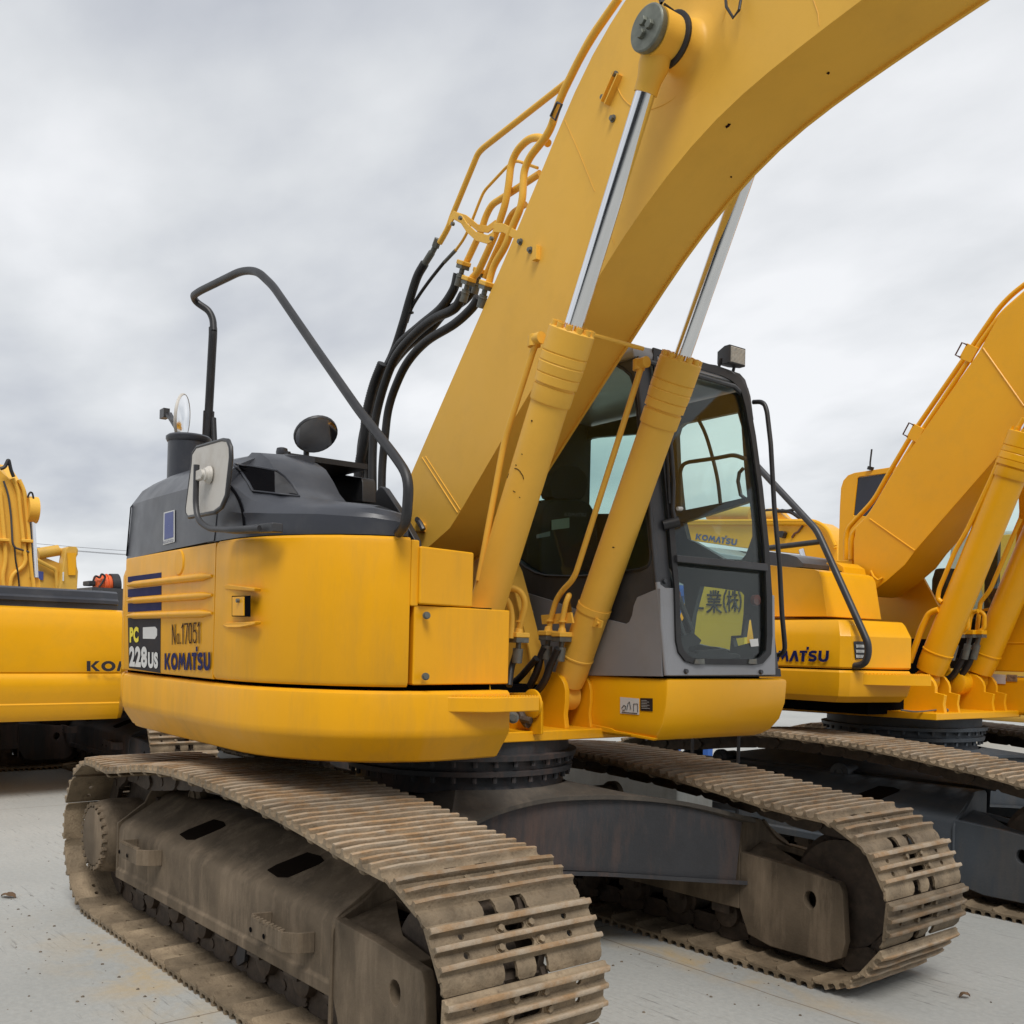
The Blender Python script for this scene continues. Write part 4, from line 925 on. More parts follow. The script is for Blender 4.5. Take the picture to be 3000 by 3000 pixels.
q = MB(FU); q.tube([f2+Vector((0, 0, .04)), FU.y(1647, 1820, .275), FU.y(1658, 1765, .275), FU.y(1668, 1742, .29), FU.y(1662, 1760, .40), FU.y(1668, 1790, .44)], .0155, 10, .035); q.build('side_pipe', YELO, cB)
q = MB(FU); q.prism([FU.y(1585, 1802, .29), FU.y(1672, 1794, .29), FU.y(1678, 1825, .29), FU.y(1588, 1829, .29)], (0, .012, 0))
for u, v in ((1609, 1818), (1647, 1820)):
    c = FU.y(u, v, .27); q.lathe(c-Vector((0, 0, .004)), (0.05, 0, 1), [(0, .02), (0, .0235), (.008, .0235), (.008, .02)], 16)
# strap round the barrel
cc = A_B+dB*.525; q.lathe(cc-dB*.018, dB, [(0, .0885), (0, .0925), (.036, .0925), (.036, .0885)], 36); e_ = FU.y(1752, 1826, .36); q.prism([FU.y(1738, 1808, .36), FU.y(1764, 1820, .36), FU.y(1759, 1840, .36), FU.y(1733, 1836, .36)], (0, .012, 0)); q.cyl(e_, e_+Vector((0, -.012, 0)), .009, n=8)
q.build('pipe_clamp', YELO, cB)
hz = lambda pts, y: [FU.y(u, v, y) for u, v in pts]
for k, (pts, y) in enumerate(((((1596, 1895), (1584, 1925), (1575, 1960), (1560, 1995), (1545, 2020)), .25), (((1635, 1900), (1612, 1950), (1600, 1985), (1582, 2015), (1552, 2045)), .245), (((1572, 1928), (1545, 1960), (1515, 1992), (1480, 2015)), .22))):
    q = MB(FU); q.curve([FU.y(u, v, y) for u, v in pts], .0205 if k < 2 else .019, 12); q.build('boom_hose', RUBB, EX)
# pair of fittings belonging to the near cylinder
f3 = FU.y(1520, 1868, -.05); flange(f3, YELO, STEEL, cA, FU)
q = MB(FU); q.tube([f3+Vector((0, 0, .04)), FU.y(1528, 1815, -.05), FU.y(1540, 1765, -.05), FU.y(1525, 1730, -.08), FU.y(1475, 1718, -.12), FU.y(1455, 1722, -.15)], .0165, 10, .06); q.tube([FU.y(1497, 1870, -.1), FU.y(1500, 1800, -.1), FU.y(1490, 1760, -.12), FU.y(1462, 1738, -.15), FU.y(1440, 1740, -.17)], .0155, 10, .05)
q.lathe(FU.y(1523, 1820, -.05)-Vector((0, 0, .004)), (0, 0, 1), [(0, .02), (0, .025), (.008, .025), (.008, .02)], 16); q.build('side_pipe', YELO, cA)
q = MB(FU); q.curve([FU.y(1513, 1905, -.05), FU.y(1508, 1925, -.05), FU.y(1498, 1960, -.06), FU.y(1492, 2010, -.1)], .0165, 10); q.build('boom_hose', RUBB, EX)

for i, (ob, pts, r_) in enumerate(((cA, ((1508, 1372), (1516, 1374), (1523, 1380), (1528, 1388), (1532, 1394), (1534, 1404)), .0022), (cA, ((1503, 1438), (1510, 1442)), .002), (cA, ((1521, 1456), (1524, 1458)), .002), (cA, ((1486, 1385), (1491, 1388)), .002), (cA, ((1557, 1232), (1560, 1234)), .004), (cA, ((1510, 1362), (1514, 1363)), .002), (cA, ((1528, 1330), (1531, 1331)), .0022), (cB, ((1794, 1603), (1800, 1604)), .003))):
    q = MB(FU); q.tube([surf(FU, [ob], u, v, .0003)[0] for u, v in pts], r_, 5); q.build('paint_chip', INK, ob)
# ---- lugs for the cylinder feet and the boom foot brackets on the revolving frame
def lug(y0, y1, x0=.12, x1=.545, top=1.475, name='cylinder_lug', fr=FU, root=None, m=YEL, dx=0):
    pts = [(x0, 1.176), (x1, 1.176), (x1-.015, 1.25), (x1-.005, 1.32)]
    for i in range(9): a = R(-10+i*20); pts.append((P0.x+.02+.12*math.cos(a), P0.z+.01+.12*math.sin(a)))
    pts += [(x0+.12, 1.40), (x0, 1.36)]
    q = MB(fr); q.prism([(x+dx, y0, z) for x, z in pts], (0, y1-y0, 0)); return q.build(name, m, root or rv, bevel=.006)
for a, c in ((.30, .332), (.478, .50), (-.40, -.372), (-.215, -.185)): lug(a, c)
q = MB(FU); q.box((.14, .50, 1.176), (.50, .56, 1.44)); q.build('lug_cheek', YEL, rv, bevel=.03, seg=3)
q = MB(FU); fp = [FU.y(u, v, .02) for u, v in ((1440, 2030), (1572, 2030), (1586, 2060), (1586, 2152), (1440, 2152))]; q.prism(fp, (-.02, .03, 0)); q.build('front_plate', YEL, rv, bevel=.004)
q = MB(FU); c = FU.y(1562, 2062, .02); q.lathe(c, (0, -1, 0), [(0, .075), (.012, .075), (.016, .066), (.017, .0)], 30); q.build('pin_cover', YEL, rv)
q = MB(FU); c = FU.y(1503, 2102, -.10); q.lathe(c, (.8, -.6, 0), [(0, .03), (.004, .03), (.006, .02), (.016, .018)], 18); q.build('bolt_cap', STEEL, rv)
q = MB(FU); q.curve([FU.y(1522, 2082, .0), FU.y(1530, 2100, -.01), FU.y(1540, 2118, 0), FU.y(1548, 2122, 0)], .021, 8); q.cyl(FU.y(1527, 2105, -.02), FU.y(1556, 2112, -.0), .018, n=8); q.build('grease_nipple_block', CHAIN, rv)
for yy in (-.20, .31):
    q = MB(FU); pts = [FU.y(u, v, .31) for u, v in ((1492, 1648), (1503, 1672), (1520, 1735), (1562, 1905), (1568, 1950), (1568, 2030))]
    pts = [Vector((p.x, yy, p.z)) for p in pts]; pts += [Vector((-.05, yy, 1.18)), Vector((-.55, yy, 1.18))]+([Vector((-.60, yy, 2.2)), Vector((-.38, yy, 2.42)), Vector((-.12, yy, 2.35))] if yy > 0 else [Vector((-.60, yy, 1.9)), Vector((.1, yy, 1.9))])
    if yy < 0: pts = [p for p in pts if p.z < 1.95]
    q.prism(pts, (0, .022, 0)); bo_ = q.build('boom_bracket', YELO, rv, bevel=.003)
    q = MB(FU); q.loft([[p+Vector((.0, -.035, 0)), p+Vector((.0, .057, 0)), p+Vector((.012, .057, 0)), p+Vector((.012, -.035, 0))] for p in pts[:6 if yy > 0 else 4]]); q.build('bracket_flange', YELO, bo_)

# ---- pipes running up the back of the boom
pl = lambda pts, y: [FU.y(u, v, y) for u, v in pts]
PIPES = [  # (points, plane, radius)
 ([(1288, 712), (1313, 668), (1325, 632), (1400, 450), (1415, 434), (1662, 240), (1672, 225), (1722, 120), (1812, -8)], -.02, .0165),
 ([(1334, 735), (1358, 702), (1374, 670), (1405, 590), (1418, 560), (1487, 486), (1512, 470), (1575, 492)], .0, .008),
 ([(1366, 770), (1385, 730), (1412, 672), (1422, 636), (1440, 600), (1500, 562), (1582, 508)], -.02, .0185),
 ([(1383, 815), (1402, 795), (1432, 730), (1452, 685), (1480, 600), (1490, 545), (1497, 480), (1515, 440), (1550, 405), (1585, 402), (1606, 420)], -.06, .0195),
 ([(1432, 830), (1445, 780), (1482, 720), (1500, 668), (1530, 600), (1535, 500), (1552, 460), (1600, 400), (1616, 370), (1640, 290), (1700, 168), (1740, 100), (1815, -8)], -.12, .0195),
 ([(1420, 815), (1438, 770), (1470, 700), (1485, 655), (1500, 625), (1540, 598)], .02, .0165)]
for pts, y, r in PIPES:
    q = MB(FU); q.tube(pl(pts, y), r, 12, .07); q.build('oil_pipe', YELO, boom)
q = MB(FU); sa = pl([(1316, 650), (1330, 628), (1352, 640), (1368, 665), (1395, 690), (1430, 700), (1446, 690), (1448, 665), (1476, 666), (1520, 690), (1555, 712), (1582, 735)], -.13)
rg = [[p+Vector((0, -.004, .02)), p+Vector((0, .004, .02)), p+Vector((0, .004, -.028)), p+Vector((0, -.004, -.028))] for p in sa]; q.loft(rg)
sb2 = pl([(1340, 632), (1365, 640), (1385, 655), (1400, 668), (1430, 672), (1452, 655)], -.05); q.loft([[p+Vector((0, -.004, .02)), p+Vector((0, .004, .02)), p+Vector((0, .004, -.02)), p+Vector((0, -.004, -.02))] for p in sb2])
p_ = FU.y(1578, 740, -.14); q.box((p_.x-.02, -.165, p_.z-.04), (p_.x+.012, -.138, p_.z+.03)); q.build('pipe_clamp', YELO, boom, bevel=.002)
q = MB(FU)
for u, v in ((1330, 657), (1352, 640), (1444, 700)): c = FU.y(u, v, -.15); q.cyl(c, c+Vector((0, -.016, 0)), .011, n=6)
q.build('clamp_bolts', STEEL, boom)
for (u, v, y) in ((1357, 778, -.05), (1372, 824, -.08), (1424, 838, -.14), (1405, 800, .0)):
    c = FU.y(u, v, y); q = MB(FU); dirv = Vector((-.42, 0, -.9)); ex = Vector((.9, 0, -.42))
    def obx(c, hx, hy, hz0, hz1):
        return [[c+ex*a+Vector((0, b2, 0))-dirv*h for a, b2 in ((-hx, -hy), (hx, -hy), (hx, hy), (-hx, hy))] for h in (hz0, hz1)]
    q.loft(obx(c, .034, .03, 0, .024)); o = q.build('pipe_flange', YELO, boom, bevel=.005)
    q = MB(FU); q.loft(obx(c, .03, .027, -.02, 0)); q.cyl(c+dirv*.02, c+dirv*.045, .015, n=12); q.cyl(c+dirv*.045, c+dirv*.115, .0225, n=14); q.cyl(c+dirv*.06, c+dirv*.067, .025, n=14); q.build('swivel', STEEL, o, bevel=.002)
q = MB(FU); a = FU.y(1284, 700, -.02); c = FU.y(1275, 724, -.02); q.cyl(a, c, .0235, n=6); q.cyl(FU.y(1276, 722, -.02), FU.y(1265, 742, -.02), .017, n=10); q.cyl(FU.y(1265, 740, -.02), FU.y(1243, 775, -.02), .021, n=12); q.cyl(FU.y(1335, 733, 0), FU.y(1302, 768, 0), .011, n=10); q.build('pipe_union', STEEL, boom)
q = MB(FU); q.tube(pl([(1632, 300), (1613, 340), (1627, 352), (1646, 306), (1632, 300)], -.145), .006, 8); q.build('clamp_band', CHAR, boom)
HOSES = [
 ([(1244, 772), (1222, 812), (1200, 880), (1180, 950), (1150, 1040), (1110, 1120), (1082, 1200), (1062, 1280), (1055, 1350), (1056, 1450)], -.02, .027, 0),
 ([(1303, 766), (1260, 820), (1226, 868), (1205, 905), (1192, 945)], .0, .010, 0),
 ([(1341, 802), (1328, 850), (1290, 905), (1230, 955), (1170, 1010), (1135, 1080), (1100, 1170), (1078, 1270), (1068, 1360), (1072, 1450)], -.04, .026, 0),
 ([(1358, 862), (1330, 905), (1270, 935), (1210, 985), (1160, 1045), (1125, 1130), (1100, 1230), (1092, 1330), (1092, 1460)], -.08, .027, 0),
 ([(1388, 845), (1360, 880), (1300, 920), (1260, 965), (1190, 1020), (1140, 1085), (1112, 1150), (1095, 1230), (1090, 1330), (1085, 1460)], -.0, .025, 0),
 ([(1402, 872), (1380, 905), (1330, 950), (1250, 1000), (1195, 1060), (1160, 1130), (1138, 1200), (1128, 1280), (1120, 1370), (1118, 1470)], -.14, .025, 0)]
for pts, y, r, rb in HOSES:
    q = MB(FU); q.curve(pl(pts, y), r, 12, 8); q.build('boom_hose', RUBB, EX)
q = MB(FU); q.curve(pl([(1120, 1065), (1095, 1130), (1075, 1210), (1066, 1290), (1052, 1370), (1048, 1452)], -.09), .030, 12, 22, rib=.07); q.build('ribbed_sleeve', RUBB, EX)
q = MB(FU); q.lathe(FU.y(1196, 915, 0), (0.5, 0, 1), [(0, .03), (0, .034), (.012, .034), (.012, .03)], 12); q.cyl(FU.y(1196, 915, 0), FU.y(1206, 918, 0), .006); q.build('cable_tie', RUBB, EX)
q = MB(FU); c = FU.y(1050, 1466, -.15); q.box((c.x-.05, c.y-.05, c.z-.06), (c.x+.05, c.y+.05, c.z+.03)); c = FU.y(1105, 1470, -.15); q.box((c.x-.09, c.y-.05, c.z-.06), (c.x+.09, c.y+.05, c.z+.025)); q.cyl(FU.y(1098, 1467, -.2), FU.y(1098, 1467, -.2)+Vector((0, -.02, 0)), .016, n=6); q.build('hose_clamp', STEEL, EX, bevel=.004)
# ================================================================== cab
K = .165; CF = 1.08+K*1.48
def fpl(fr, u, v, o=0.0, c=CF):
    """traced point on the sloping front plane of the cab (x + K z = c)"""
    n = fr.X+Vector((0, 0, K)); return fr._b(u, v, n, c)+Vector((o, 0, o*K))
def F_(u, v, o=0.0): return fpl(FU, u, v, o)
xf_ = lambda z: CF-K*z
NF = (1, 0, K)
YC0, YC1 = .50, 1.42
q = MB(FU); q.loft([[(-.60, YC0+.02, 1.475), (xf_(1.475)-.01, YC0+.02, 1.475), (xf_(1.475)-.01, YC1, 1.475), (-.60, YC1, 1.475)], [(-.60, YC0+.02, 1.52), (xf_(1.52)-.01, YC0+.02, 1.52), (xf_(1.52)-.01, YC1, 1.52), (-.60, YC1, 1.52)]])
cab = q.build('cab', BLK, EX)
# near side wall with its window opening
S_ = lambda u, v, o=0: FU.y(u, v, YC0)+Vector((0, o, 0))
wall_o = [Vector((-.60, YC0, 1.49)), Vector((xf_(1.49)-.02, YC0, 1.49)), Vector((xf_(3.12)-.02, YC0, 3.12)), Vector((xf_(3.17)-.06, YC0, 3.17)), Vector((-.60, YC0, 3.17))]
win = [S_(u, v) for u, v in ((1470, 1612), (1498, 1629), (1540, 1662), (1570, 1679), (1600, 1687), (1690, 1690), (1790, 1680), (1878, 1668), (1898, 1658), (1906, 1640), (1908, 1600), (1900, 1480), (1893, 1400), (1880, 1280), (1858, 1130), (1848, 1100), (1826, 1080), (1790, 1062))]
win += [Vector((.20, YC0, 3.04)), Vector((-.42, YC0, 3.02)), Vector((-.48, YC0, 2.95)), Vector((-.48, YC0, 2.2)), Vector((-.38, YC0, 2.05))]
q = MB(FU); q.prism(wall_o, (0, .045, 0), [win]); sw_ = q.build('side_wall', CHAR, cab, bevel=.004)
q = MB(FU); q.tube(win+[win[0]], .009, 6); q.build('window_seal', RUBB, sw_)
q = MB(FU); q.prism([p+Vector((0, .02, 0)) for p in win], (0, .004, 0)); q.build('side_glass', GLASS, sw_, smooth=False)
low = [(1520, 1976), (1944, 1982), (1939, 1723), (1933, 1724), (1871, 1750), (1861, 1775), (1856, 1803), (1848, 1822), (1838, 1828), (1752, 1807), (1612, 1757), (1540, 1735), (1500, 1722)]
q = MB(FU); q.prism([S_(u, v) for u, v in low], (0, -.012, 0)); gl_ = q.build('side_panel', GRYP, cab, bevel=.008)
q = MB(FU); q.tube([S_(1568, 1792, -.012), S_(1562, 1800, -.012), S_(1562, 1880, -.012), S_(1572, 1900, -.012)], .008, 8); q.build('panel_crease', GRYP, gl_)
# front: grey lower surround + charcoal corner posts + seal + glass
seal_o = [(1950, 1540), (1958, 1640), (1967, 1723), (1971, 1877), (1978, 1911), (1998, 1937), (2021, 1945), (2205, 1948), (2225, 1945), (2249, 1917), (2253, 1863), (2252, 1745), (2243, 1600), (2225, 1430), (2205, 1280), (2188, 1185), (2176, 1140), (2160, 1112), (2140, 1097), (2110, 1083), (2020, 1056), (1905, 1022)]
seal_i = [(1966, 1540), (1973, 1640), (1980, 1723), (1985, 1875), (1992, 1903), (2008, 1923), (2028, 1930), (2200, 1932), (2216, 1928), (2234, 1908), (2237, 1860), (2236, 1745), (2229, 1600), (2212, 1430), (2192, 1285), (2175, 1195), (2164, 1155), (2149, 1131), (2130, 1116), (2105, 1104), (2015, 1077), (1915, 1045)]
seal_o = seal_o+[(1905, 1060)]; seal_i = seal_i+[(1925, 1100)]
grey = [(1946, 1982), (2268, 1978), (2266, 1860), (2264, 1744), (2250, 1744)]
charc = [(1939, 1726), (1948, 1722)]
# whole front sheet with the window hole
outer = [(1947, 1982), (2268, 1978), (2264, 1744), (2259, 1700), (2246, 1520), (2229, 1400), (2211, 1262), (2204, 1205), (2196, 1150), (2184, 1112), (2168, 1094), (2100, 1070), (1885, 1004)]
# left edge follows the cab corner (y = YC0)
def onedge(z): return Vector((xf_(z), YC0-.002, z))
Lc = [onedge(3.14), onedge(2.6), onedge(1.98)]
outP = [F_(u, v) for u, v in outer]; outP[0] = onedge(1.478); outP[-1] = onedge(3.16)
q = MB(FU); q.prism(outP+Lc[1:], (-.035, 0, 0), [[F_(u, v) for u, v in seal_o]]); fw = q.build('front_wall', CHAR, cab, bevel=.003)
gp = [onedge(1.478), F_(2268, 1978), F_(2265, 1744), F_(2250, 1744), F_(2250, 1863), F_(2247, 1915), F_(2224, 1943), F_(2205, 1946), F_(2021, 1943), F_(1999, 1935), F_(1980, 1910), F_(1973, 1877), F_(1969, 1723), F_(1945, 1722), onedge(1.95)]
q = MB(FU); q.prism([p+Vector((.0, 0, 0)) for p in gp], (.012, 0, 0)); q.build('front_panel', GRYP, cab, bevel=.008, seg=3)
# outer face on the far side of the cab (door with windows)
q = MB(FU); q.prism([F_(u, v, .013) for u, v in seal_o], (.012, 0, 0), [[F_(u, v, .013) for u, v in seal_i]]); fs_ = q.build('windscreen_seal', RUBB, fw, bevel=.004)
q = MB(FU); q.prism([F_(u, v, -.004) for u, v in seal_i], (.005, 0, 0)); q.build('windscreen', GLASSF, fw, smooth=False)
q = MB(FU); q.prism([F_(1967, 1629, .02), F_(2231, 1654, .02), F_(2234, 1676, .02), F_(1968, 1649, .02)], (.022, 0, 0)); q.build('windscreen_bar', CHAR, fw, bevel=.004)
for u, v, o_ in ((2003, 1968, .012), (2222, 1970, .012), (1945, 1703, .0)):
    q = MB(FU); p = F_(u, v, o_); q.cyl(p, p+Vector((.013, 0, .002)), .014, .011, n=14); q.build('cab_bolt', CHAR, fw)
q = MB(FU)
for u0, u1 in ((2022, 2052), (2180, 2205)): q.prism([F_(u0, 1946, .026), F_(u1, 1948, .026), F_(u1-2, 1932, .026), F_(u0+3, 1934, .026)], (.006, 0, 0))
q.build('window_clips', STEEL, fs_)
q = MB(FU)
for u, v in ((1985, 1743), (2221, 1758)): p = F_(u, v, .0); q.cyl(p+Vector((-.03, 0, 0)), p+Vector((-.005, 0, 0)), .03, n=18)
q.build('rubber_stop', REDM, fw)
quad([F_(2194, 1874), F_(2219, 1871), F_(2221, 1893), F_(2199, 1895)], NF, FU, WHT, fw, 'paper_sticker', .004)
# wiper
q = MB(FU); q.tube([F_(1946, 1262, .03), F_(1952, 1330, .035), F_(1958, 1420, .035), F_(1956, 1500, .035), F_(1960, 1545, .05)], .013, 8); q.tube([F_(1941, 1330, .03), F_(1950, 1480, .03)], .008, 6); q.cyl(F_(1942, 1540, .0), F_(1968, 1535, .05), .028, n=14); q.prism([F_(1939, 1258, .03), F_(1946, 1258, .03), F_(1956, 1300, .03), F_(1950, 1305, .03)], (.015, 0, 0)); q.build('wiper', BLK, fw)
q = MB(FU); q.cyl(F_(1962, 1498, .055), F_(1975, 1498, .055), .010, n=10); q.build('wiper_cap', WHT, fw)
# far side wall (door) with openings, seen through the glass
D_ = lambda u, v: FU.y(u, v, 1.40)
dw = [Vector((-.60, 1.38, 1.49)), Vector((xf_(1.49)-.02, 1.38, 1.49)), Vector((xf_(3.12)-.02, 1.38, 3.12)), Vector((-.60, 1.38, 3.12))]
D_ = lambda u, v: FU.y(u, v, 1.38)
h1 = [D_(u, v) for u, v in ((1984, 1350), (1981, 1275), (1988, 1252), (2003, 1240), (2060, 1228), (2106, 1218), (2160, 1207), (2172, 1250), (2180, 1366), (2189, 1456), (2110, 1474), (1998, 1496), (1992, 1440))]
h2_ = [D_(u, v) for u, v in ((2002, 1530), (2060, 1512), (2196, 1469), (2203, 1530), (2204, 1572), (2185, 1625), (2172, 1640), (2120, 1637), (2085, 1616), (2035, 1587), (2014, 1580))]
h3 = [D_(u, v) for u, v in ((2052, 1717), (2110, 1724), (2172, 1734), (2180, 1744), (2178, 1800), (2171, 1861), (2142, 1863), (2138, 1906), (2095, 1895), (2070, 1893), (2020, 1880), (2030, 1800))]
h4 = [D_(u, v) for u, v in ((1709, 1505), (1709, 1310), (1713, 1294), (1724, 1285), (1745, 1281), (1868, 1271), (1872, 1505))]
h5 = [D_(u, v) for u, v in ((2145, 1870), (2177, 1866), (2184, 1816), (2197, 1800), (2209, 1880), (2152, 1895))]
h6 = [D_(u, v) for u, v in ((1978, 1700), (2002, 1712), (2008, 1800), (1990, 1835), (1979, 1835))]
q = MB(FU); q.prism(dw, (0, .035, 0), [h1, h2_, h3, h4, h5, h6]); dwo = q.build('door_wall', CHAR, cab)
q = MB(FU)
for h in (h1, h2_, h3, h4, h5, h6): q.prism([p+Vector((0, .02, 0)) for p in h], (0, .003, 0))
q.build('door_glass', GLASS, dwo, smooth=False)
q = MB(FU); q.curve([D_(2045, 1226), D_(2068, 1275), D_(2090, 1350), D_(2103, 1410), D_(2111, 1478)], .011, 8); q.tube([FU.y(1990, 1500, 1.34), FU.y(1992, 1385, 1.34), FU.y(1999, 1362, 1.34), FU.y(2015, 1354, 1.34), FU.y(2100, 1342, 1.34), FU.y(2150, 1332, 1.34), FU.y(2185, 1345, 1.34)], .0125, 8, .04)
q.tube([FU.y(2178, 1372, 1.30), FU.y(2166, 1385, 1.30), FU.y(2162, 1410, 1.30), FU.y(2170, 1450, 1.30), FU.y(2182, 1460, 1.30)], .011, 8); q.build('door_rail', CHAR, dwo)
# rear wall
RW = lambda u, v: FU.x(u, v, -.58)
rwh2 = [RW(1540, 1472), RW(1612, 1462), RW(1612, 1385), RW(1540, 1392)]
q = MB(FU); q.prism([(-.58, YC0, 1.48), (-.58, YC1, 1.48), (-.58, YC1, 3.17), (-.58, YC0, 3.17)], (-.03, 0, 0), [rwh2]); rwo = q.build('rear_wall', SEATM, cab)
q = MB(FU); q.prism([p+Vector((-.012, 0, 0)) for p in rwh2], (-.003, 0, 0)); q.build('rear_glass', GLASS, rwo, smooth=False)
q = MB(FU); q.tube([onedge(1.48)+Vector((.004, .002, 0)), onedge(1.95)+Vector((.004, .002, 0))], .013, 12); q.build('corner_post', GRYP, cab)
q = MB(FU); q.tube([onedge(1.95)+Vector((-.004, .006, 0)), onedge(3.13)+Vector((-.004, .006, 0))], .013, 12); q.build('corner_post', CHAR, cab)
# roof
q = MB(FU)
rz = [(-.62, YC0-.015), (xf_(3.16)+.0, YC0-.015), (xf_(3.16)+.02, .60), (xf_(3.16)+.02, 1.28), (xf_(3.16)-.03, 1.40), (xf_(3.16)-.12, YC1+.02), (-.62, YC1+.02)]
q.loft([[(x, y, 3.135) for x, y in rz], [(x, y, 3.17) for x, y in rz], [(x*.97, .96+(y-.96)*.95, 3.215) for x, y in rz]]); rf = q.build('cab_roof', GRYP, cab, bevel=.012)
q = MB(FU); q.tube([(xf_(3.13)+.012, YC0, 3.13), (xf_(3.13)+.03, .65, 3.12), (xf_(3.13)+.03, 1.24, 3.11), (xf_(3.1)+.0, 1.37, 3.07)], .014, 8); q.build('roof_gutter', CHAR, rf)
# work lamp on the roof front
lc = F_(2133, 1052, .03)
q = MB(FU)
hx, hy, hz = .055, .068, .052
q.loft([[(lc.x-.07, lc.y-hy*.7, lc.z-hz*.7), (lc.x-.07, lc.y+hy*.7, lc.z-hz*.7), (lc.x-.07, lc.y+hy*.7, lc.z+hz*.7), (lc.x-.07, lc.y-hy*.7, lc.z+hz*.7)], [(lc.x, lc.y-hy, lc.z-hz), (lc.x, lc.y+hy, lc.z-hz), (lc.x, lc.y+hy, lc.z+hz), (lc.x, lc.y-hy, lc.z+hz)], [(lc.x+.04, lc.y-hy, lc.z-hz), (lc.x+.04, lc.y+hy, lc.z-hz), (lc.x+.04, lc.y+hy, lc.z+hz), (lc.x+.04, lc.y-hy, lc.z+hz)]])
q.tube([(lc.x-.03, lc.y-hy*.9, lc.z-.01), (lc.x-.05, lc.y-hy*.9, lc.z-.085), (lc.x-.02, lc.y, lc.z-.10), (lc.x-.05, lc.y+hy*.9, lc.z-.085), (lc.x-.03, lc.y+hy*.9, lc.z-.01)], .010, 8, .03); q.box((lc.x-.1, lc.y-.05, lc.z-.13), (lc.x+.0, lc.y+.05, lc.z-.095))
lo_ = q.build('work_lamp', BLK, cab, bevel=.010, seg=3)
q = MB(FU); g = 12
for i in range(g): z0 = lc.z-hz*.82+(2*hz*.82)*i/g; q.loft([[(lc.x+.041, lc.y-hy*.85, z0), (lc.x+.041, lc.y+hy*.85, z0), (lc.x+.041, lc.y+hy*.85, z0+.0045), (lc.x+.041, lc.y-hy*.85, z0+.0045)], [(lc.x+.046, lc.y-hy*.84, z0+.001), (lc.x+.046, lc.y+hy*.84, z0+.001), (lc.x+.046, lc.y+hy*.84, z0+.004), (lc.x+.046, lc.y-hy*.84, z0+.004)]])
q.box((lc.x+.036, lc.y-hy*.86, lc.z-hz*.84), (lc.x+.0415, lc.y+hy*.86, lc.z+hz*.84)); q.build('lamp_glass', LAMPG, lo_, smooth=False)
# grab rail outside the door
q = MB(FU); hr_ = [FU.y(u, v, 1.50) for u, v in ((2207, 1178), (2228, 1177), (2240, 1184), (2247, 1205), (2258, 1300), (2268, 1480), (2284, 1660), (2291, 1800), (2299, 1885), (2299, 1905), (2288, 1918), (2268, 1920))]
q.tube(hr_, .014, 10, .03); q.build('grab_rail', BLK, cab)
q = MB(FU); q.prism([F_(2196, 1135, -.01), F_(2203, 1160, -.01), F_(2210, 1215, -.01), F_(2212, 1228, -.01), F_(2205, 1232, -.01), F_(2195, 1170, -.01)], (-.03, 0, 0))
q.build('rail_bracket', CHAR, cab)
# seat and controls
def rbox(x0, x1, pts, name, m, parent, bev=.03):
    q = MB(FU); q.prism([(x0, p.y, p.z) for p in pts], (x1-x0, 0, 0)); return q.build(name, m, parent, bevel=bev, seg=4)
XB = -.10
bx = lambda u, v: FU.x(u, v, XB)
seat = rbox(XB-.14, XB, [bx(u, v) for u, v in ((1583, 1700), (1583, 1550), (1588, 1500), (1600, 1478), (1625, 1463), (1700, 1463), (1730, 1475), (1745, 1500), (1752, 1560), (1755, 1700))], 'seat', SEATM, cab, .035)
rbox(XB-.12, XB-.01, [bx(u, v) for u, v in ((1622, 1455), (1614, 1430), (1614, 1410), (1622, 1385), (1640, 1366), (1665, 1362), (1700, 1367), (1718, 1385), (1727, 1405), (1726, 1430), (1718, 1450), (1706, 1461), (1640, 1463))], 'headrest', SEATM, seat, .035)
q = MB(FU); q.box((-.10, .68, 1.80), (.42, 1.16, 1.93)); q.box((-.05, .74, 1.5), (.35, 1.1, 1.8)); q.build('seat_cushion', SEATM, seat, bevel=.04)
quad([bx(1613, 1524), bx(1665, 1517), bx(1665, 1547), bx(1613, 1553)], (1, 0, 0), FU, mat('label_green', (.22, .27, .2), .5), seat, 'seat_label', .01)
glyph_komatsu(bx(1650, 1513), bx(1714, 1514), bx(1650, 1502), (1, 0, 0), FU, mat('seat_letters', (.10, .10, .10), .6), seat, .012)
quad([bx(1541, 1570), bx(1581, 1560), bx(1581, 1574), bx(1541, 1581)], (1, 0, 0), FU, mat('label_dim', (.15, .17, .15), .5), seat, 'seat_label', .10)
q = MB(FU); q.box((-.40, .56, 1.5), (.10, .70, 2.02)); q.box((-.40, 1.18, 1.5), (.30, 1.34, 2.0)); q.box((.62, .60, 1.5), (.90, 1.30, 1.60)); q.box((.1, .56, 1.5), (.40, .70, 1.92)); q.build('console', SEATM, cab, bevel=.03)
q = MB(FU)
for a, c in (((1995, 1640), (2062, 1850)), ((2020, 1650), (2085, 1835))): q.tube([F_(*a, -.16), F_(*c, -.14)], .016, 8)
q.build('travel_levers', CHAR, cab)
q = MB(FU); q.prism([F_(u, v, -.2) for u, v in ((2000, 1905), (1998, 1860), (2010, 1848), (2062, 1845), (2068, 1838), (2084, 1836), (2108, 1858), (2100, 1872), (2070, 1880), (2064, 1925), (2000, 1925))], (.08, 0, 0)); q.prism([F_(u, v, -.2) for u, v in ((2100, 1925), (2110, 1890), (2196, 1884), (2215, 1925))], (.04, 0, 0)); q.build('pedals', SEATM, cab, bevel=.01)
q = MB(FU); q.prism([F_(u, v, -.3) for u, v in ((1998, 1860), (2008, 1800), (2018, 1775), (2028, 1790), (2036, 1846))], (.05, 0, 0)); q.build('lever_boot', SEATM, cab)
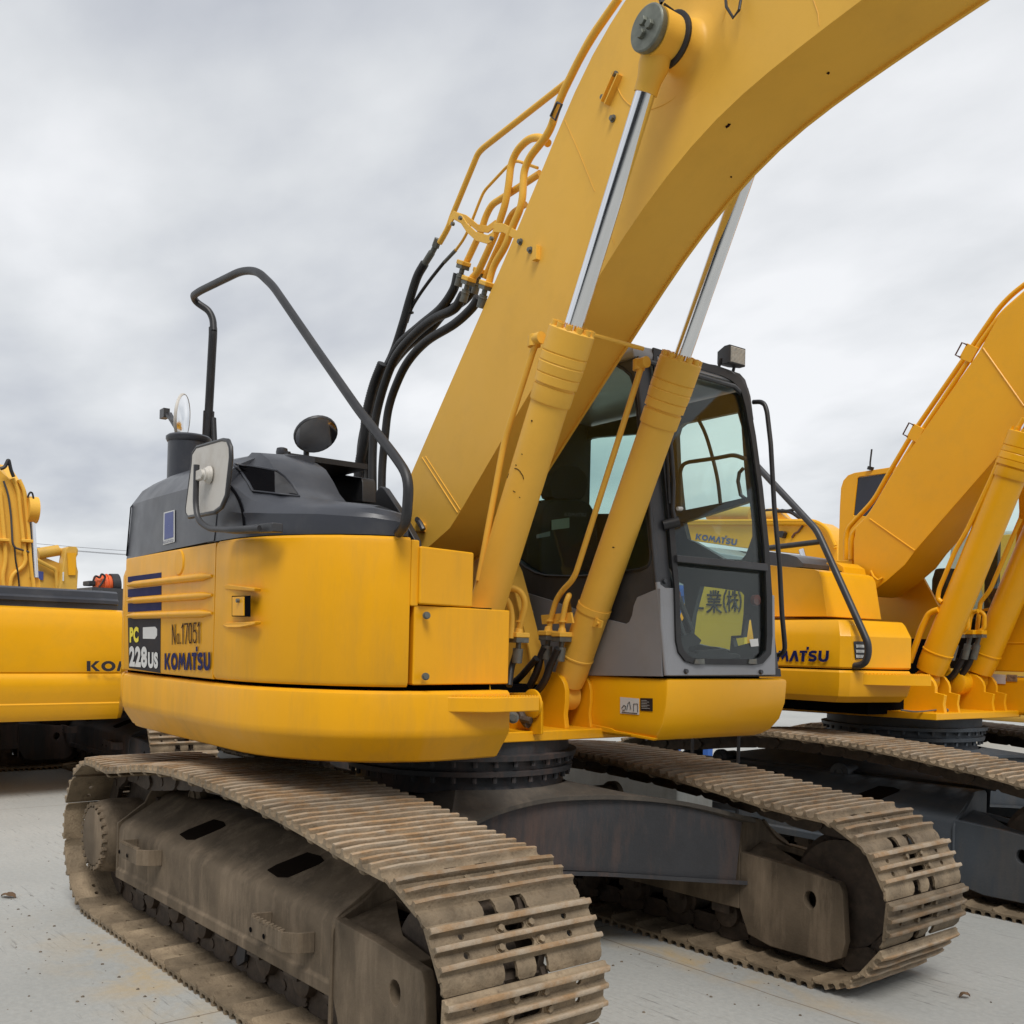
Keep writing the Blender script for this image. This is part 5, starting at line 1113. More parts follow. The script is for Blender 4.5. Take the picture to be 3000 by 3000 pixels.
# yellow plinth under the cab
q = MB(FU); rg = []
for z, x1, y0, y1 in ((1.145, .985, YC0+.03, 1.33), (1.155, 1.0, YC0+.012, 1.37), (1.18, 1.03, YC0, 1.405), (1.24, 1.065, YC0, 1.44), (1.33, 1.085, YC0, 1.46), (1.445, 1.09, YC0, 1.465), (1.456, 1.087, YC0+.003, 1.462), (1.462, 1.075, YC0+.012, 1.45)):
    rg.append([(.42 if z < 1.4 else .44, y0, z), (x1-.012, y0, z), (x1-.003, y0+.004, z), (x1, y0+.012, z), (x1, y1-.03, z), (x1-.012, y1-.008, z), (x1-.035, y1, z), (.42, y1, z)])
q.loft(rg); pl_ = q.build('cab_plinth', YELB, EX, angle=32)
q = MB(FU); q.box((-.45, .55, 1.4), (.95, 1.38, 1.478)); q.build('cab_mounts', DARK, pl_)
q = MB(FU); q.prism([FU.y(u, v, YC0-.006) for u, v in ((1700, 2000), (1715, 1992), (1722, 2010), (1725, 2120), (1790, 2134), (1800, 2140), (1920, 2163), (1915, 2170), (1785, 2147), (1700, 2135))], (0, .02, 0)); q.build('plinth_flange', YEL, pl_, bevel=.003)
sy = lambda u, v: FU.y(u, v, YC0)
quad([sy(1818, 2042), sy(1873, 2047), sy(1873, 2094), sy(1818, 2090)], NY, FU, WHT, pl_, 'diagram_sticker')
stp = MB(FU)
for pts in (((1823, 2075), (1830, 2066), (1836, 2070), (1833, 2080), (1825, 2080)), ((1838, 2080), (1842, 2060), (1846, 2056), (1850, 2078)), ((1858, 2084), (1858, 2062), (1870, 2062), (1870, 2086)), ((1824, 2086), (1868, 2090))):
    stp.tube([sy(u, v)+Vector((0, -.005, 0)) for u, v in pts], .0016, 5)
stp.build('diagram_lines', DKDEC, pl_)
quad([sy(1877, 2045), sy(1913, 2046), sy(1913, 2084), sy(1877, 2082)], NY, FU, BLK, pl_, 'warning_sticker')
stp = MB(FU)
for i in range(6): v = 2052+i*4.6; stp.tube([sy(1881, v)+Vector((0, -.0045, 0)), sy(1896+(i*7) % 13, v+.4)+Vector((0, -.0045, 0))], .0011, 4)
stp.build('sticker_print', WHT, pl_)
# ==== RMPART
mat_rust = mat('rusty_band', (.12, .05, .03), .7, var=.4)
# ================================================================== second excavator, parked alongside on the right
G_ = 'yellow crawler excavators'
FR2 = Frame(.13, 4.47, TH); FT2 = Frame(.13, 4.47, 0)
RM = thing('excavator', 'second excavator to the right, yellow cab, boom cut by the right picture edge', 'excavator', (.13, 4.47, 0), G_)
TOPR = [(x, z+.035) for x, z in TOPZ]
undercarriage(RM, FT2, 9, 20, fm=XBLUE, xm=XBLUE, topz=TOPR)
r = lambda u, v, y: FR2.y(u, v, y)
q = MB(FR2); q.prism([(-1.25, -1.0, 1.135), (.66, -.62, 1.135), (.68, .60, 1.135), (-1.25, 1.2, 1.135)], (0, 0, .052)); rv2 = q.build('revolving_frame', YELB, RM, bevel=.006)
q = MB(FR2); q.box((-1.3, -.95, 1.16), (.3, .9, 1.40)); q.box((-1.3, -1.3, 1.4), (.1, .4, 1.75)); q.build('frame_core', DARK, rv2)
q = MB(FR2); q.curve([FR2.x(2640, 2080, .55), FR2.x(2690, 2085, .56), FR2.x(2760, 2078, .57)], .006); q.cyl(FR2.x(2760, 2079, .57), FR2.x(2775, 2081, .57), .014); q.build('grease_pipe', STEEL, rv2)
# body: side face, corner crease, front face
C1 = r(2461, 1880, -1.40); C0 = r(2230, 1880, -1.46); C2 = r(2640, 1880, -.86); C3 = r(2660, 1880, -.66)
def body2(levels, name, m, shr=0.0, pts=None):
    P = pts or [Vector((-1.5, -1.40, 0)), Vector((C0.x, -1.46, 0)), Vector((C1.x-.06, C1.y-.012, 0)), Vector((C1.x, C1.y, 0)), Vector((C1.x+.05, C1.y+.06, 0)), Vector((C2.x, C2.y, 0)), Vector((C2.x+.02, C2.y+.1, 0)), Vector((C3.x, C3.y, 0)), Vector((C3.x-.05, C3.y+.05, 0)), Vector((-.8, C3.y+.05, 0)), Vector((-1.5, -1.0, 0))]
    ctr = Vector((-.3, -.8, 0)); q = MB(FR2); rg = []
    for z, ins in levels: rg.append([Vector((p.x, p.y, 0))+(ctr-p).normalized()*ins+Vector((0, 0, z)) for p in P])
    q.loft(rg); return q.build(name, m, RM, angle=25, bevel=0)
zseam = r(2461, 1962, -1.40).z; ztop = r(2461, 1814, -1.40).z; zbot = r(2461, 2061, -1.40).z
bl2 = body2([(zseam+.008, .012), (zseam+.02, 0), (ztop-.12, 0), (ztop-.03, .05), (ztop-.005, .075), (ztop, .11)], 'side_box', YELB)
body2([(zbot, .16), (zbot+.004, .08), (zbot+.05, .022), (zbot+.12, 0), (zseam-.02, 0), (zseam-.004, .012)], 'lower_skirt', YELB)
glyph_komatsu(r(2210, 1937, -1.452), r(2430, 1939, -1.418), r(2212, 1906, -1.45), NY, FR2, NAVY, bl2, .012)
# top box behind and its bonnet
pb = [r(u, v, -1.25) for u, v in ((2200, 1650), (2262, 1657), (2385, 1668), (2398, 1674), (2406, 1690), (2423, 1806), (2200, 1806))]
q = MB(FR2); q.prism(pb, (0, .7, 0)); q.build('upper_box', YELB, RM, bevel=.012)
q = MB(FR2); q.prism([r(u, v, -.9) for u, v in ((2200, 1610), (2262, 1617), (2310, 1624), (2335, 1632), (2352, 1650), (2352, 1662), (2200, 1660))], (0, .5, 0)); q.build('engine_hood', HOOD, RM, bevel=.02)
q = MB(FR2); q.prism([r(u, v, -.55) for u, v in ((2350, 1665), (2350, 1656), (2400, 1650), (2450, 1647), (2470, 1660), (2480, 1700), (2360, 1700))], (0, .3, 0)); q.build('rear_cover', YELB, RM, bevel=.02)
q = MB(FR2); q.prism([r(u, v, -.6) for u, v in ((2398, 1670), (2430, 1675), (2455, 1672), (2455, 1695), (2412, 1695))], (0, .2, 0)); q.build('hose_clamp', BLK, RM)
# boom foot bracket
q = MB(FR2); q.prism([r(u, v, -.42) for u, v in ((2408, 1715), (2440, 1708), (2475, 1696), (2498, 1695), (2518, 1703), (2532, 1724), (2538, 1750), (2548, 1815), (2420, 1815))], (0, .04, 0)); bb2 = q.build('boom_bracket', YELB, RM, bevel=.006)
c = r(2488, 1746, -.42); q = MB(FR2); q.lathe(c, (0, -1, 0), [(0, .085), (.006, .085), (.008, .075), (.0085, .02)], 30); q.box((c.x-.16, c.y-.02, c.z-.13), (c.x+.10, c.y, c.z-.10)); q.build('pin_cover', YELB, bb2)
# handrail
hr2 = [r(u, v, -1.30) for u, v in ((2215, 1362), (2392, 1552), (2408, 1585), (2530, 1855), (2543, 1885), (2544, 1915), (2536, 1940), (2520, 1950), (2490, 1952), (2472, 1966))]
q = MB(FR2); q.tube(hr2, .026, 12, .06); q.tube([r(2230, 1608, -1.30), r(2412, 1586, -1.30)], .022, 10); q.build('hand_rail', CHAR, RM)
# recessed lamp in the front face
n2 = Vector((C2.y-C1.y, -(C2.x-C1.x), 0)).normalized(); t2 = (C2-C1); t2.z = 0; t2.normalize()
def fc(u, v):
    nn = FR2.X*n2.x+FR2.Y*n2.y; return FR2._b(u, v, nn, n2.dot(Vector((C1.x, C1.y, 0))))
lw, _ = on_surf(FR2, [bl2], ((2499, 1879), (2544, 1879), (2548, 1930), (2504, 1930)), 'lamp_surround', CHAR, bl2, .006)
for v in (1888, 1903, 1918): on_surf(FR2, [bl2], ((2504, v), (2530, v+1), (2530, v+9), (2505, v+9)), 'lamp_glass', LAMPG, lw, .012)
# step
q = MB(FR2); a, c1_, c2_ = [fc(u, v)+n2*o_ for u, v, o_ in ((2512, 1972, .01), (2590, 1976, .12), (2684, 1972, .15))]
a.z = c1_.z = c2_.z = c1_.z; q.prism([a, c1_, c2_, c2_-n2*.12, c1_-n2*.12], (0, 0, -.075))
for p0_, p1_, n_ in ((a, c1_, 10), (c1_, c2_, 16)):
    for i in range(n_): c = p0_.lerp(p1_, (i+.5)/n_)-n2*.012; q.cyl(c, c+Vector((0, 0, .010)), .009, .006, n=8)
q.build('step', YELB, RM, bevel=0)
# boom
YR0, YR1 = -.22, .24
top_r = [(2500, 1700), (2502, 1600), (2506, 1548), (2530, 1528), (2548, 1500), (2617, 1386), (2689, 1286), (2780, 1155), (2866, 1033), (2900, 972), (2934, 914), (3000, 856)]
low_r = [(2520, 1745), (2544, 1742), (2600, 1700), (2651, 1655), (2684, 1610), (2800, 1477), (2912, 1349), (3000, 1245)]
T2 = [r(u, v, YR0) for u, v in top_r]+[Vector((1.75, YR0, 4.85)), Vector((2.6, YR0, 5.05)), Vector((5.2, YR0, 4.5))]
L2 = [r(u, v, YR0) for u, v in low_r]+[Vector((1.9, YR0, 3.75)), Vector((2.7, YR0, 4.1)), Vector((5.2, YR0, 4.1))]
q = MB(FR2); q.prism(T2[::-1]+L2, (0, YR1-YR0, 0)); bm2 = q.build('boom', YELB, RM, bevel=.004)
q = MB(FR2); q.tube([r(2548, 1520, YR0), r(2680, 1613, YR0)], .007, 6); q.build('weld_bead', YELB, bm2)
q = MB(FR2); q.tube([r(2880, 1020, YR0), r(3000, 1190, YR0)], .007, 6); q.build('weld_bead', YELB, bm2)
c = r(2572, 1690, YR0); q = MB(FR2); q.tube([c+Vector((-.06, -.01, .05)), c+Vector((-.02, -.03, 0)), c+Vector((.02, -.03, -.03)), c+Vector((.05, -.01, -.01))], .010, 8); q.build('grease_fitting', YELB, bm2)
for pts, y in (([(2478, 1640), (2478, 1575), (2484, 1548), (2500, 1530), (2560, 1466), (2599, 1396), (2670, 1276), (2829, 1044), (2848, 1016), (2925, 904), (2965, 862), (3060, 790)], -.05), ([(2494, 1640), (2494, 1580), (2500, 1560), (2550, 1510), (2575, 1470), (2617, 1397), (2684, 1288), (2860, 1024), (2875, 1000), (2934, 920), (3060, 810)], -.16)):
    q = MB(FR2); q.tube([r(u, v, y) for u, v in pts], .021, 12, .08); q.build('oil_pipe', YELB, bm2)
for (u, v) in ((2685, 1271), (2842, 1036)):
    c = r(u, v, -.19); d_ = Vector((.52, 0, .85)); e_ = Vector((-.85, 0, .52)); q = MB(FR2); q.prism([c-d_*.06-e_*.04, c+d_*.06-e_*.04, c+d_*.06+e_*.07, c-d_*.06+e_*.07], (0, .02, 0)); cl = q.build('pipe_clamp', YELB, bm2, bevel=.003)
    q = MB(FR2); q.tube([c-d_*.05+e_*.06, c-d_*.05+e_*.11, c+d_*.05+e_*.11, c+d_*.05+e_*.06], .007, 6); q.build('clamp_band', mat_rust, cl)
q = MB(FR2); c = r(2477, 1648, -.12); q.box((c.x-.09, c.y-.05, c.z-.03), (c.x+.10, c.y+.05, c.z+.015)); q.build('pipe_flange', YELB, bm2, bevel=.004)
for u in (2468, 2486):
    q = MB(FR2); c = r(u, 1655, -.12); q.cyl(c, c+Vector((.01, 0, -.16)), .028, n=14); q.build('swivel', CHROME, bm2)
# cylinders
p0 = r(2714, 1994, -.36); P0b = Vector((p0.x, 0, p0.z)); pt = r(2948, 1420, -.36); dd2 = (Vector((pt.x, 0, pt.z))-P0b).normalized(); P1b = P0b+dd2*3.2
r1c, *_ = hyd(-.36, P0b, P1b, RM, FR2, YELB, Lg=1.95, r=.112, rh=.128, rr=.055)
r2c, *_ = hyd(.36, P0b, P1b, RM, FR2, YELB, Lg=1.95, r=.112, rh=.128, rr=.055)
q = MB(FR2); q.tube([r(u, v, -.44) for u, v in ((3000, 1225), (2935, 1330), (2905, 1400), (2830, 1560), (2800, 1610), (2750, 1730), (2747, 1755), (2760, 1765))], .018, 10, .05); q.build('side_pipe', YELB, r1c)
q = MB(FR2); q.tube([r(u, v, -.44) for u, v in ((2750, 1786), (2735, 1790), (2720, 1800), (2700, 1840), (2665, 1940))], .024, 10, .08); q.build('side_pipe', YELB, r1c)
q = MB(FR2); q.tube([r(u, v, .2) for u, v in ((2990, 1520), (2900, 1730), (2872, 1765), (2870, 1785), (2868, 1800), (2862, 1850))], .018, 10, .05); q.build('side_pipe', YELB, r2c)
for (x0_, y_, pp, par) in ((2806, -.2, ((2820, 1786), (2834, 1800), (2834, 1840), (2822, 1850)), r1c), (2844, .1, ((2866, 1790), (2850, 1792), (2842, 1810), (2836, 1850)), r2c), (2870, .15, ((2870, 1792), (2884, 1800), (2884, 1840), (2872, 1850)), r2c)):
    q = MB(FR2); q.tube([r(u, v, y_) for u, v in pp], .018, 10, .03); q.build('side_pipe', YELB, par)
    q = MB(FR2); c = r(x0_, 1857, y_); q.box((c.x-.04, c.y-.04, c.z-.005), (c.x+.04, c.y+.04, c.z+.03)); fo2 = q.build('hose_fitting', YELB, par, bevel=.004)
    q = MB(FR2); q.box((c.x-.04, c.y-.035, c.z-.03), (c.x+.04, c.y+.035, c.z-.005)); q.cyl(c, c+Vector((-.02, 0, -.09)), .019, n=12); q.cyl(c+Vector((-.02, 0, -.085)), c+Vector((-.05, 0, -.20)), .029, n=14); q.build('swivel', STEEL, fo2)
for pts, y in ((((2792, 1900), (2780, 1930), (2760, 1965), (2738, 1990)), -.2), (((2828, 1905), (2812, 1945), (2785, 1985), (2742, 1998)), .1), (((2852, 1905), (2835, 1950), (2800, 1990), (2745, 2004)), .15), (((2785, 1900), (2770, 1935), (2745, 1975), (2735, 1985)), -.3)):
    q = MB(FR2); q.curve([r(u, v, y) for u, v in pts], .026, 12); q.build('boom_hose', RUBB, RM)
for a, c in ((-.47, -.43), (-.27, -.24), (.25, .28), (.44, .47)): lug(a, c, x0=.15, x1=.62, fr=FR2, root=rv2, m=YELB, dx=P0b.x-P0.x)
q = MB(FR2); q.lathe((P0b.x-.05, .25, P0b.z-.02), (0, -1, 0), [(0, .095), (.12, .095), (.13, .08)], 30); q.build('foot_boss', YELB, rv2)
q = MB(FR2); q.prism([(x, .30, z) for x, z in ((-.6, 1.18), (.28, 1.18), (.14, 2.0), (-.1, 2.4), (-.5, 2.4))], (0, .03, 0)); q.build('boom_bracket', YELB, rv2, bevel=.004)
# cab of the second excavator
YQ = .56
w2 = lambda u, v: FR2.y(u, v, YQ)
xo = [Vector((-.62, YQ, 1.5)), Vector((1.02, YQ, 1.5)), Vector((.84, YQ, 3.15)), Vector((-.5, YQ, 3.15))]
hole2 = [w2(u, v) for u, v in ((2699, 1752), (2697, 1690), (2697, 1600), (2720, 1500), (2760, 1420), (2850, 1300), (2975, 1290), (2985, 1500), (2960, 1720), (2900, 1780), (2830, 1792), (2760, 1775), (2730, 1764))]
q = MB(FR2); q.prism([w2(u, v) for u, v in ((2440, 1900), (2455, 1650), (2460, 1480), (2463, 1430), (2470, 1408), (2484, 1392), (2502, 1385), (2612, 1368), (2650, 1365))]+[Vector((.84, YQ, 3.10)), Vector((1.04, YQ, 1.96)), Vector((-.5, YQ, 1.96))], (0, .05, 0), [hole2, [w2(u, v) for u, v in ((2500, 1510), (2512, 1402), (2518, 1397), (2604, 1386), (2640, 1382), (2640, 1520))]]); cb2 = q.build('cab', YELB, RM, bevel=.006)
q = MB(FR2); q.prism([w2(u, v)+Vector((0, -.012, 0)) for u, v in ((2694, 1745), (2697, 1752), (2730, 1768), (2760, 1778), (2830, 1798), (2900, 1790), (2940, 1760), (2940, 1810), (2700, 1810), (2692, 1770))], (0, .02, 0)); q.build('window_sill', BLK, cb2)
q = MB(FR2); q.prism([p+Vector((0, .02, 0)) for p in hole2], (0, .004, 0)); q.build('side_glass', GLASS, cb2, smooth=False)
q = MB(FR2); q.prism([w2(u, v)+Vector((0, .01, 0)) for u, v in ((2498, 1512), (2510, 1400), (2645, 1380), (2645, 1520))], (0, .01, 0)); q.build('rear_window', mat('dark_window', (.02, .022, .035), .2), cb2, smooth=False)
q = MB(FR2); q.box((-.55, 1.45, 1.5), (1.0, 1.5, 2.0)); q.box((.80, 1.45, 2.0), (.92, 1.5, 3.1)); q.box((-.1, 1.45, 2.0), (0.02, 1.5, 3.1)); q.box((-.55, YQ, 3.1), (.84, 1.5, 3.2)); q.build('cab_shell', BLK, cb2)
q = MB(FR2); q.prism([(-.25, y, z) for y, z in ((.8, 1.6), (1.25, 1.6), (1.25, 2.3), (1.2, 2.4), (.85, 2.4), (.8, 2.3))], (.14, 0, 0)); q.box((-.2, .75, 1.6), (.35, 1.3, 1.95)); q.build('seat', SEATM, cb2, bevel=.03)
q = MB(FR2); q.box((.35, YQ, 1.50), (1.04, YQ+.9, 1.97)); q.build('side_panel', YELB, cb2, bevel=.01)
q = MB(FR2); q.tube([w2(u, v) for u, v in ((2900, 1885), (3000, 1884), (3080, 1884))], .006, 6); q.build('panel_crease', YELB, cb2)
q = MB(FR2); a = w2(2549, 1377); q.cyl(a, a+Vector((.01, 0, .03)), .03, n=12); q.tube([a, a+Vector((0, 0, .07)), w2(2554, 1316)], .008, 6); q.build('antenna', BLK, cb2)
q = MB(FR2); q.box((.40, YQ, 1.15), (1.12, YQ+.92, 1.455)); p2 = q.build('cab_plinth', YELB, RM, bevel=.03, seg=3)
quad([w2(2899, 1974), w2(2947, 1977), w2(2947, 2004), w2(2899, 2002)], NY, FR2, WHT, p2, 'diagram_sticker', .006)
quad([w2(2950, 1976), w2(2981, 1977), w2(2981, 1997), w2(2949, 1996)], NY, FR2, mat('worn_sticker', (.25, .18, .12), .5, var=.6, vscale=50), p2, 'warning_sticker', .006)
# counterweight of the second machine
q = MB(FR2); rg = []
for z, k in ((1.12, .94), (1.2, .99), (1.4, 1), (1.9, 1), (2.0, .98)):
    rg.append([(-1.2, -1.40*k, z)]+[(.0-1.75*k*math.cos(a), -1.40*k*math.cos(R(90)-a*0)*0+1.40*k*math.sin(a), z) for a in [R(-52+13*i) for i in range(9)]]+[(-1.2, 1.40*k, z)])
q.loft(rg); q.build('counterweight', YELB, RM, angle=40)

# ================================================================== third excavator: counterweight facing the camera at the left edge
LX = -5.9
LM = thing('excavator', 'left excavator seen from behind, plain counterweight with large dark KO letters', 'excavator', (-8.5, -1.7, 0), G_)
LM['label'] = 'excavator at the left edge seen from behind, long smooth counterweight with dark lettering'
FL = Frame(-9.9, -1.35, R(90))
undercarriage(LM, FL, 5, 15, fm=XFR, xm=XFR)
l = lambda u, v, o=0: WF.x(u, v, LX)+Vector((o, 0, 0))
zz = lambda v: WF.x(170, v, LX).z
q = MB(); prof = [(-.25, zz(2112)), (-.06, zz(2113)), (-.01, zz(2095)), (0, zz(2072)), (.010, zz(2064)), (.003, zz(2060)), (.03, zz(2035)), (.05, zz(2010)), (.05, zz(1990)), (.03, zz(1976)), (.015, zz(1972)), (.03, zz(1969)), (.045, zz(1940)), (.045, zz(1850)), (.03, zz(1800)), (.0, zz(1785)), (-.05, zz(1780)), (-.3, zz(1778))]
rg = []
for y, dx in ((-3.3, -.5), (-3.0, -.2), (-2.6, -.06), (-1.7, 0), (-.8, -.01), (-.1, -.05), (.14, -.08), (.22, -.2), (.25, -.6)): rg.append([(LX+px+dx, y, z) for px, z in prof]+[(LX-1.6, y, zz(1778)), (LX-1.6, y, zz(2112))])
q.loft(rg); cwl = q.build('counterweight', YELB, LM, angle=40)
q = MB(); rg = []
for y, dx in ((-3.2, -.5), (-2.6, -.1), (-1.7, -.03), (-.8, -.04), (-.05, -.08), (.15, -.2), (.22, -.5)): rg.append([(LX+px+dx, y, z) for px, z in ((-.03, zz(1782)), (-.03, zz(1765)), (.0, zz(1762)), (.0, zz(1752)), (-.03, zz(1745)), (-.04, zz(1728)), (-.08, zz(1722)), (-1.5, zz(1715)), (-1.5, zz(1782)))])
q.loft(rg); q.build('engine_hood', HOOD, LM, angle=30)
glyph_komatsu(l(249, 1966, .052), l(515, 1966, .052), l(249, 1936, .052), (1, 0, 0), WF, mat('dark_letters', (.02, .018, .022), .5), cwl, .002)
q = MB(); q.box((-11.3, -2.9, .98), (-6.4, -.0, 1.25)); q.build('frame_core', DARK, LM)
bx_ = -9.4
lb_ = lambda u, v, o=0: WF.x(u, v, bx_)+Vector((o, 0, 0))
q = MB(); q.prism([lb_(u, v) for u, v in ((-90, 1730), (106, 1730), (100, 1660), (90, 1580), (80, 1500), (70, 1430), (60, 1412), (40, 1406), (28, 1404), (0, 1378), (-30, 1378), (-70, 1420))], (-.5, 0, .25)); bl3 = q.build('boom', YELO, LM, bevel=.01)
for pts, r_ in ((((36, 1402), (52, 1440), (64, 1560), (68, 1600), (76, 1655), (30, 1685), (27, 1730)), .026), (((54, 1406), (70, 1440), (84, 1580), (88, 1640), (98, 1730)), .026), (((-2, 1440), (8, 1540), (16, 1640), (5, 1690), (10, 1730)), .026)):
    q = MB(); q.tube([lb_(u, v, .03) for u, v in pts], r_, 10, .15); q.build('oil_pipe', YELO, bl3)
q = MB(); q.tube([lb_(u, v, .04) for u, v in ((8, 1410), (22, 1450), (30, 1510), (34, 1590), (40, 1605), (90, 1620))], .013, 8, .1); q.build('cable', WIRE, bl3)
q = MB(); q.tube([lb_(u, v, .05) for u, v in ((40, 1605), (42, 1640), (50, 1680), (54, 1725))], .011, 8, .1); q.build('cable', RUBB, bl3)
for u0, u1, v in ((58, 92, 1580), (-10, 24, 1577)):
    q = MB(); A_ = lb_(u0, v, .02); B_ = lb_(u1, v+12, .10); q.box((A_.x, A_.y, B_.z), (B_.x, B_.y, A_.z)); q.build('pipe_clamp', YELO, bl3, bevel=.01)
q = MB(); q.cyl(lb_(78, 1492), lb_(108, 1495), .17, n=24); q.prism([lb_(80, 1500), lb_(95, 1500), lb_(95, 1538), lb_(84, 1538)], (-.2, 0, 0)); rb = q.build('rod_eye', YELO, bl3)
q = MB(); q.cyl(lb_(90, 1530), lb_(99, 1692), .055, n=16); q.build('piston_rod', CHROME, rb)
q = MB(); q.tube([lb_(u, v, .1) for u, v in ((84, 1486), (90, 1475), (92, 1460), (88, 1446), (83, 1444), (78, 1450), (75, 1460))], .012, 8, .05); q.build('grease_hose', RUBB, rb)
q = MB(); q.tube([lb_(u, v, .1) for u, v in ((-5, 1376), (8, 1372), (17, 1352), (20, 1352), (26, 1380), (34, 1400))], .022, 8, .1); q.build('boom_hose', RUBB, LM)
q = MB(); q.prism([lb_(u, v) for u, v in ((100, 1690), (113, 1692), (118, 1700), (120, 1730), (102, 1730))], (-.2, 0, 0)); q.build('lug_plate', YELO, LM, bevel=.01)

# ================================================================== excavators in the rows behind
def far_exc(label, loc): return thing('excavator', label, 'excavator', loc, G_)
# one standing behind the first machine: only the end of a track shows below its counterweight
B4 = far_exc('excavator behind the nearest one, only its track end shows under the counterweight', (-7.6, 1.84, 0)); F4 = Frame(-7.6, 1.84, 0)
undercarriage(B4, F4, 8, 15, fm=XFR, xm=XFR)
q = MB(F4); q.box((-1.6, -1.15, 1.1), (1.3, 1.35, 1.45)); q.build('revolving_frame', YEL, B4, bevel=.05)
# distant machine with the lettered boom, seen through the cab glass
PY = 12.6
g = lambda u, v, o=0: WF.y(u, v, PY+o)
B5 = far_exc('far excavator seen through the cab glass, boom lying level with blue letters', (g(2250, 1700).x, PY, 0))
q = MB(); q.prism([g(u, v) for u, v in ((1960, 1533), (2010, 1529), (2262, 1528), (2395, 1530), (2430, 1552), (2452, 1590), (2456, 1700), (2440, 1860), (2372, 1860), (2368, 1700), (2360, 1625), (2160, 1603), (2025, 1584), (1960, 1560))], (0, .5, 0)); b5 = q.build('boom', YELB, B5, bevel=.015)
glyph_komatsu(g(2038, 1580), g(2158, 1598), g(2041, 1563), NY, WF, mat('far_blue_letters', (.07, .10, .22), .5), b5, .01)
for y_, v0 in ((-.06, 1527), (-.05, 1534)):
    q = MB(); q.tube([g(u, v, y_) for u, v in ((1995, v0), (2260, v0-1), (2390, v0-1), (2425, v0+22), (2447, v0+72))], .035, 8, .3); q.build('oil_pipe', YELB, b5)
q = MB(); q.cyl(g(2080, 1505, .2), g(2205, 1507, .2), .15, n=16); q.cyl(g(2245, 1515, .2), g(2275, 1512, .2), .16, n=16); q.cyl(g(2205, 1508, .2), g(2250, 1511, .2), .06, n=12); q.build('arm_cylinder', YELF, B5)
q = MB(); q.prism([g(u, v, .1) for u, v in ((2246, 1528), (2252, 1500), (2262, 1490), (2285, 1500), (2300, 1516), (2330, 1528))], (0, .2, 0)); q.build('cylinder_bracket', YELB, b5)
q = MB(); q.curve([g(u, v, .1) for u, v in ((2245, 1496), (2300, 1498), (2320, 1502), (2350, 1522), (2370, 1528))], .035, 8); q.curve([g(u, v, .1) for u, v in ((2290, 1495), (2305, 1497), (2330, 1492))], .03, 8); q.build('arm_hose', RUBB, B5)
q = MB(); q.cyl(g(2348, 1610, -.3), g(2362, 1660, -.3), .055, n=12); q.build('piston_rod', CHROME, B5)
q = MB(); q.prism([g(u, v, -.02) for u, v in ((2285, 1557), (2304, 1557), (2308, 1562), (2302, 1578), (2288, 1574))], (0, -.12, 0)); q.build('work_lamp', BLK, B5, bevel=.01)
q = MB(); q.tube([g(u, v, -.02) for u, v in ((2320, 1575), (2328, 1563), (2338, 1558), (2352, 1540))], .02, 6); q.build('cable', mat_rust, b5)
q = MB(); q.prism([g(u, v, -1) for u, v in ((1900, 1760), (1960, 1600), (2060, 1600), (2110, 1620), (2240, 1640), (2262, 1660), (2262, 1800), (1900, 1800))], (0, 1.5, 0)); q.build('engine_hood', mat('pale_grey_hood', (.28, .31, .33), .5), B5, bevel=.05)
q = MB(); q.prism([g(u, v, -.6) for u, v in ((2262, 1700), (2480, 1700), (2480, 1905), (2262, 1905))], (0, 2.5, 0)); q.build('side_body', YELB, B5, bevel=.05)
# rows seen through the cab of the second machine
PW = 16
gw = lambda u, v, o=0: WF.y(u, v, PW+o)
B6 = far_exc('far excavator glimpsed between the lift cylinders of the second machine, pale grey cab', (gw(2860, 1800).x, PW, 0))
q = MB(); q.prism([gw(u, v) for u, v in ((2760, 1780), (2780, 1600), (2820, 1560), (3040, 1550), (3060, 1780))], (0, 1.5, 0)); q.build('cab', mat('pale_cab', (.42, .42, .38), .5), B6, bevel=.1)
q = MB(); q.prism([gw(u, v, -.5) for u, v in ((2860, 1700), (2900, 1570), (2990, 1560), (3060, 1590), (3060, 1780), (2880, 1780))], (0, .4, 0)); q.build('boom', YELF, B6, bevel=.1)
q = MB(); q.box((gw(2700, 1800).x, PW+.2, .4), (gw(3100, 1800).x, PW+2, 1.8)); q.build('side_body', YELF, B6, bevel=.1)
# small one beyond the left excavator
PX = -17.0
gx = lambda u, v, o=0: WF.x(u, v, PX+o)
B7 = far_exc('small distant excavator with folded arm, above the left counterweight', (PX, gx(160, 1720).y, 0))
q = MB(); q.prism([gx(u, v) for u, v in ((70, 1640), (108, 1636), (130, 1632), (182, 1652), (166, 1720), (163, 1760), (60, 1760))], (-.4, 0, 0)); b7 = q.build('boom', YELF, B7, bevel=.03)
q = MB(); q.prism([gx(u, v, .3) for u, v in ((192, 1608), (198, 1601), (224, 1601), (230, 1608), (229, 1625), (224, 1632), (226, 1660), (230, 1675), (227, 1722), (232, 1760), (165, 1760), (180, 1690))], (-.35, 0, 0)); a7 = q.build('arm', YELF, B7, bevel=.03)
q = MB(); q.prism([gx(u, v, .31) for u, v in ((196, 1620), (222, 1620), (220, 1685), (200, 1685))], (.03, 0, 0)); q.build('arm_panel', YEL, a7)
q = MB(); q.prism([gx(u, v, .34) for u, v in ((183, 1677), (187, 1675), (187, 1702), (183, 1702))], (.01, 0, 0)); q.build('paper_sticker', WHT, a7)
q = MB(); q.cyl(gx(110, 1622), gx(172, 1612), .11, n=16); q.cyl(gx(172, 1612), gx(196, 1616), .05, n=12); q.build('arm_cylinder', YELF, B7)
q = MB(); q.tube([gx(u, v, .1) for u, v in ((108, 1640), (150, 1662), (160, 1666), (166, 1675), (168, 1725))], .04, 8, .2); q.build('oil_pipe', YELF, b7)
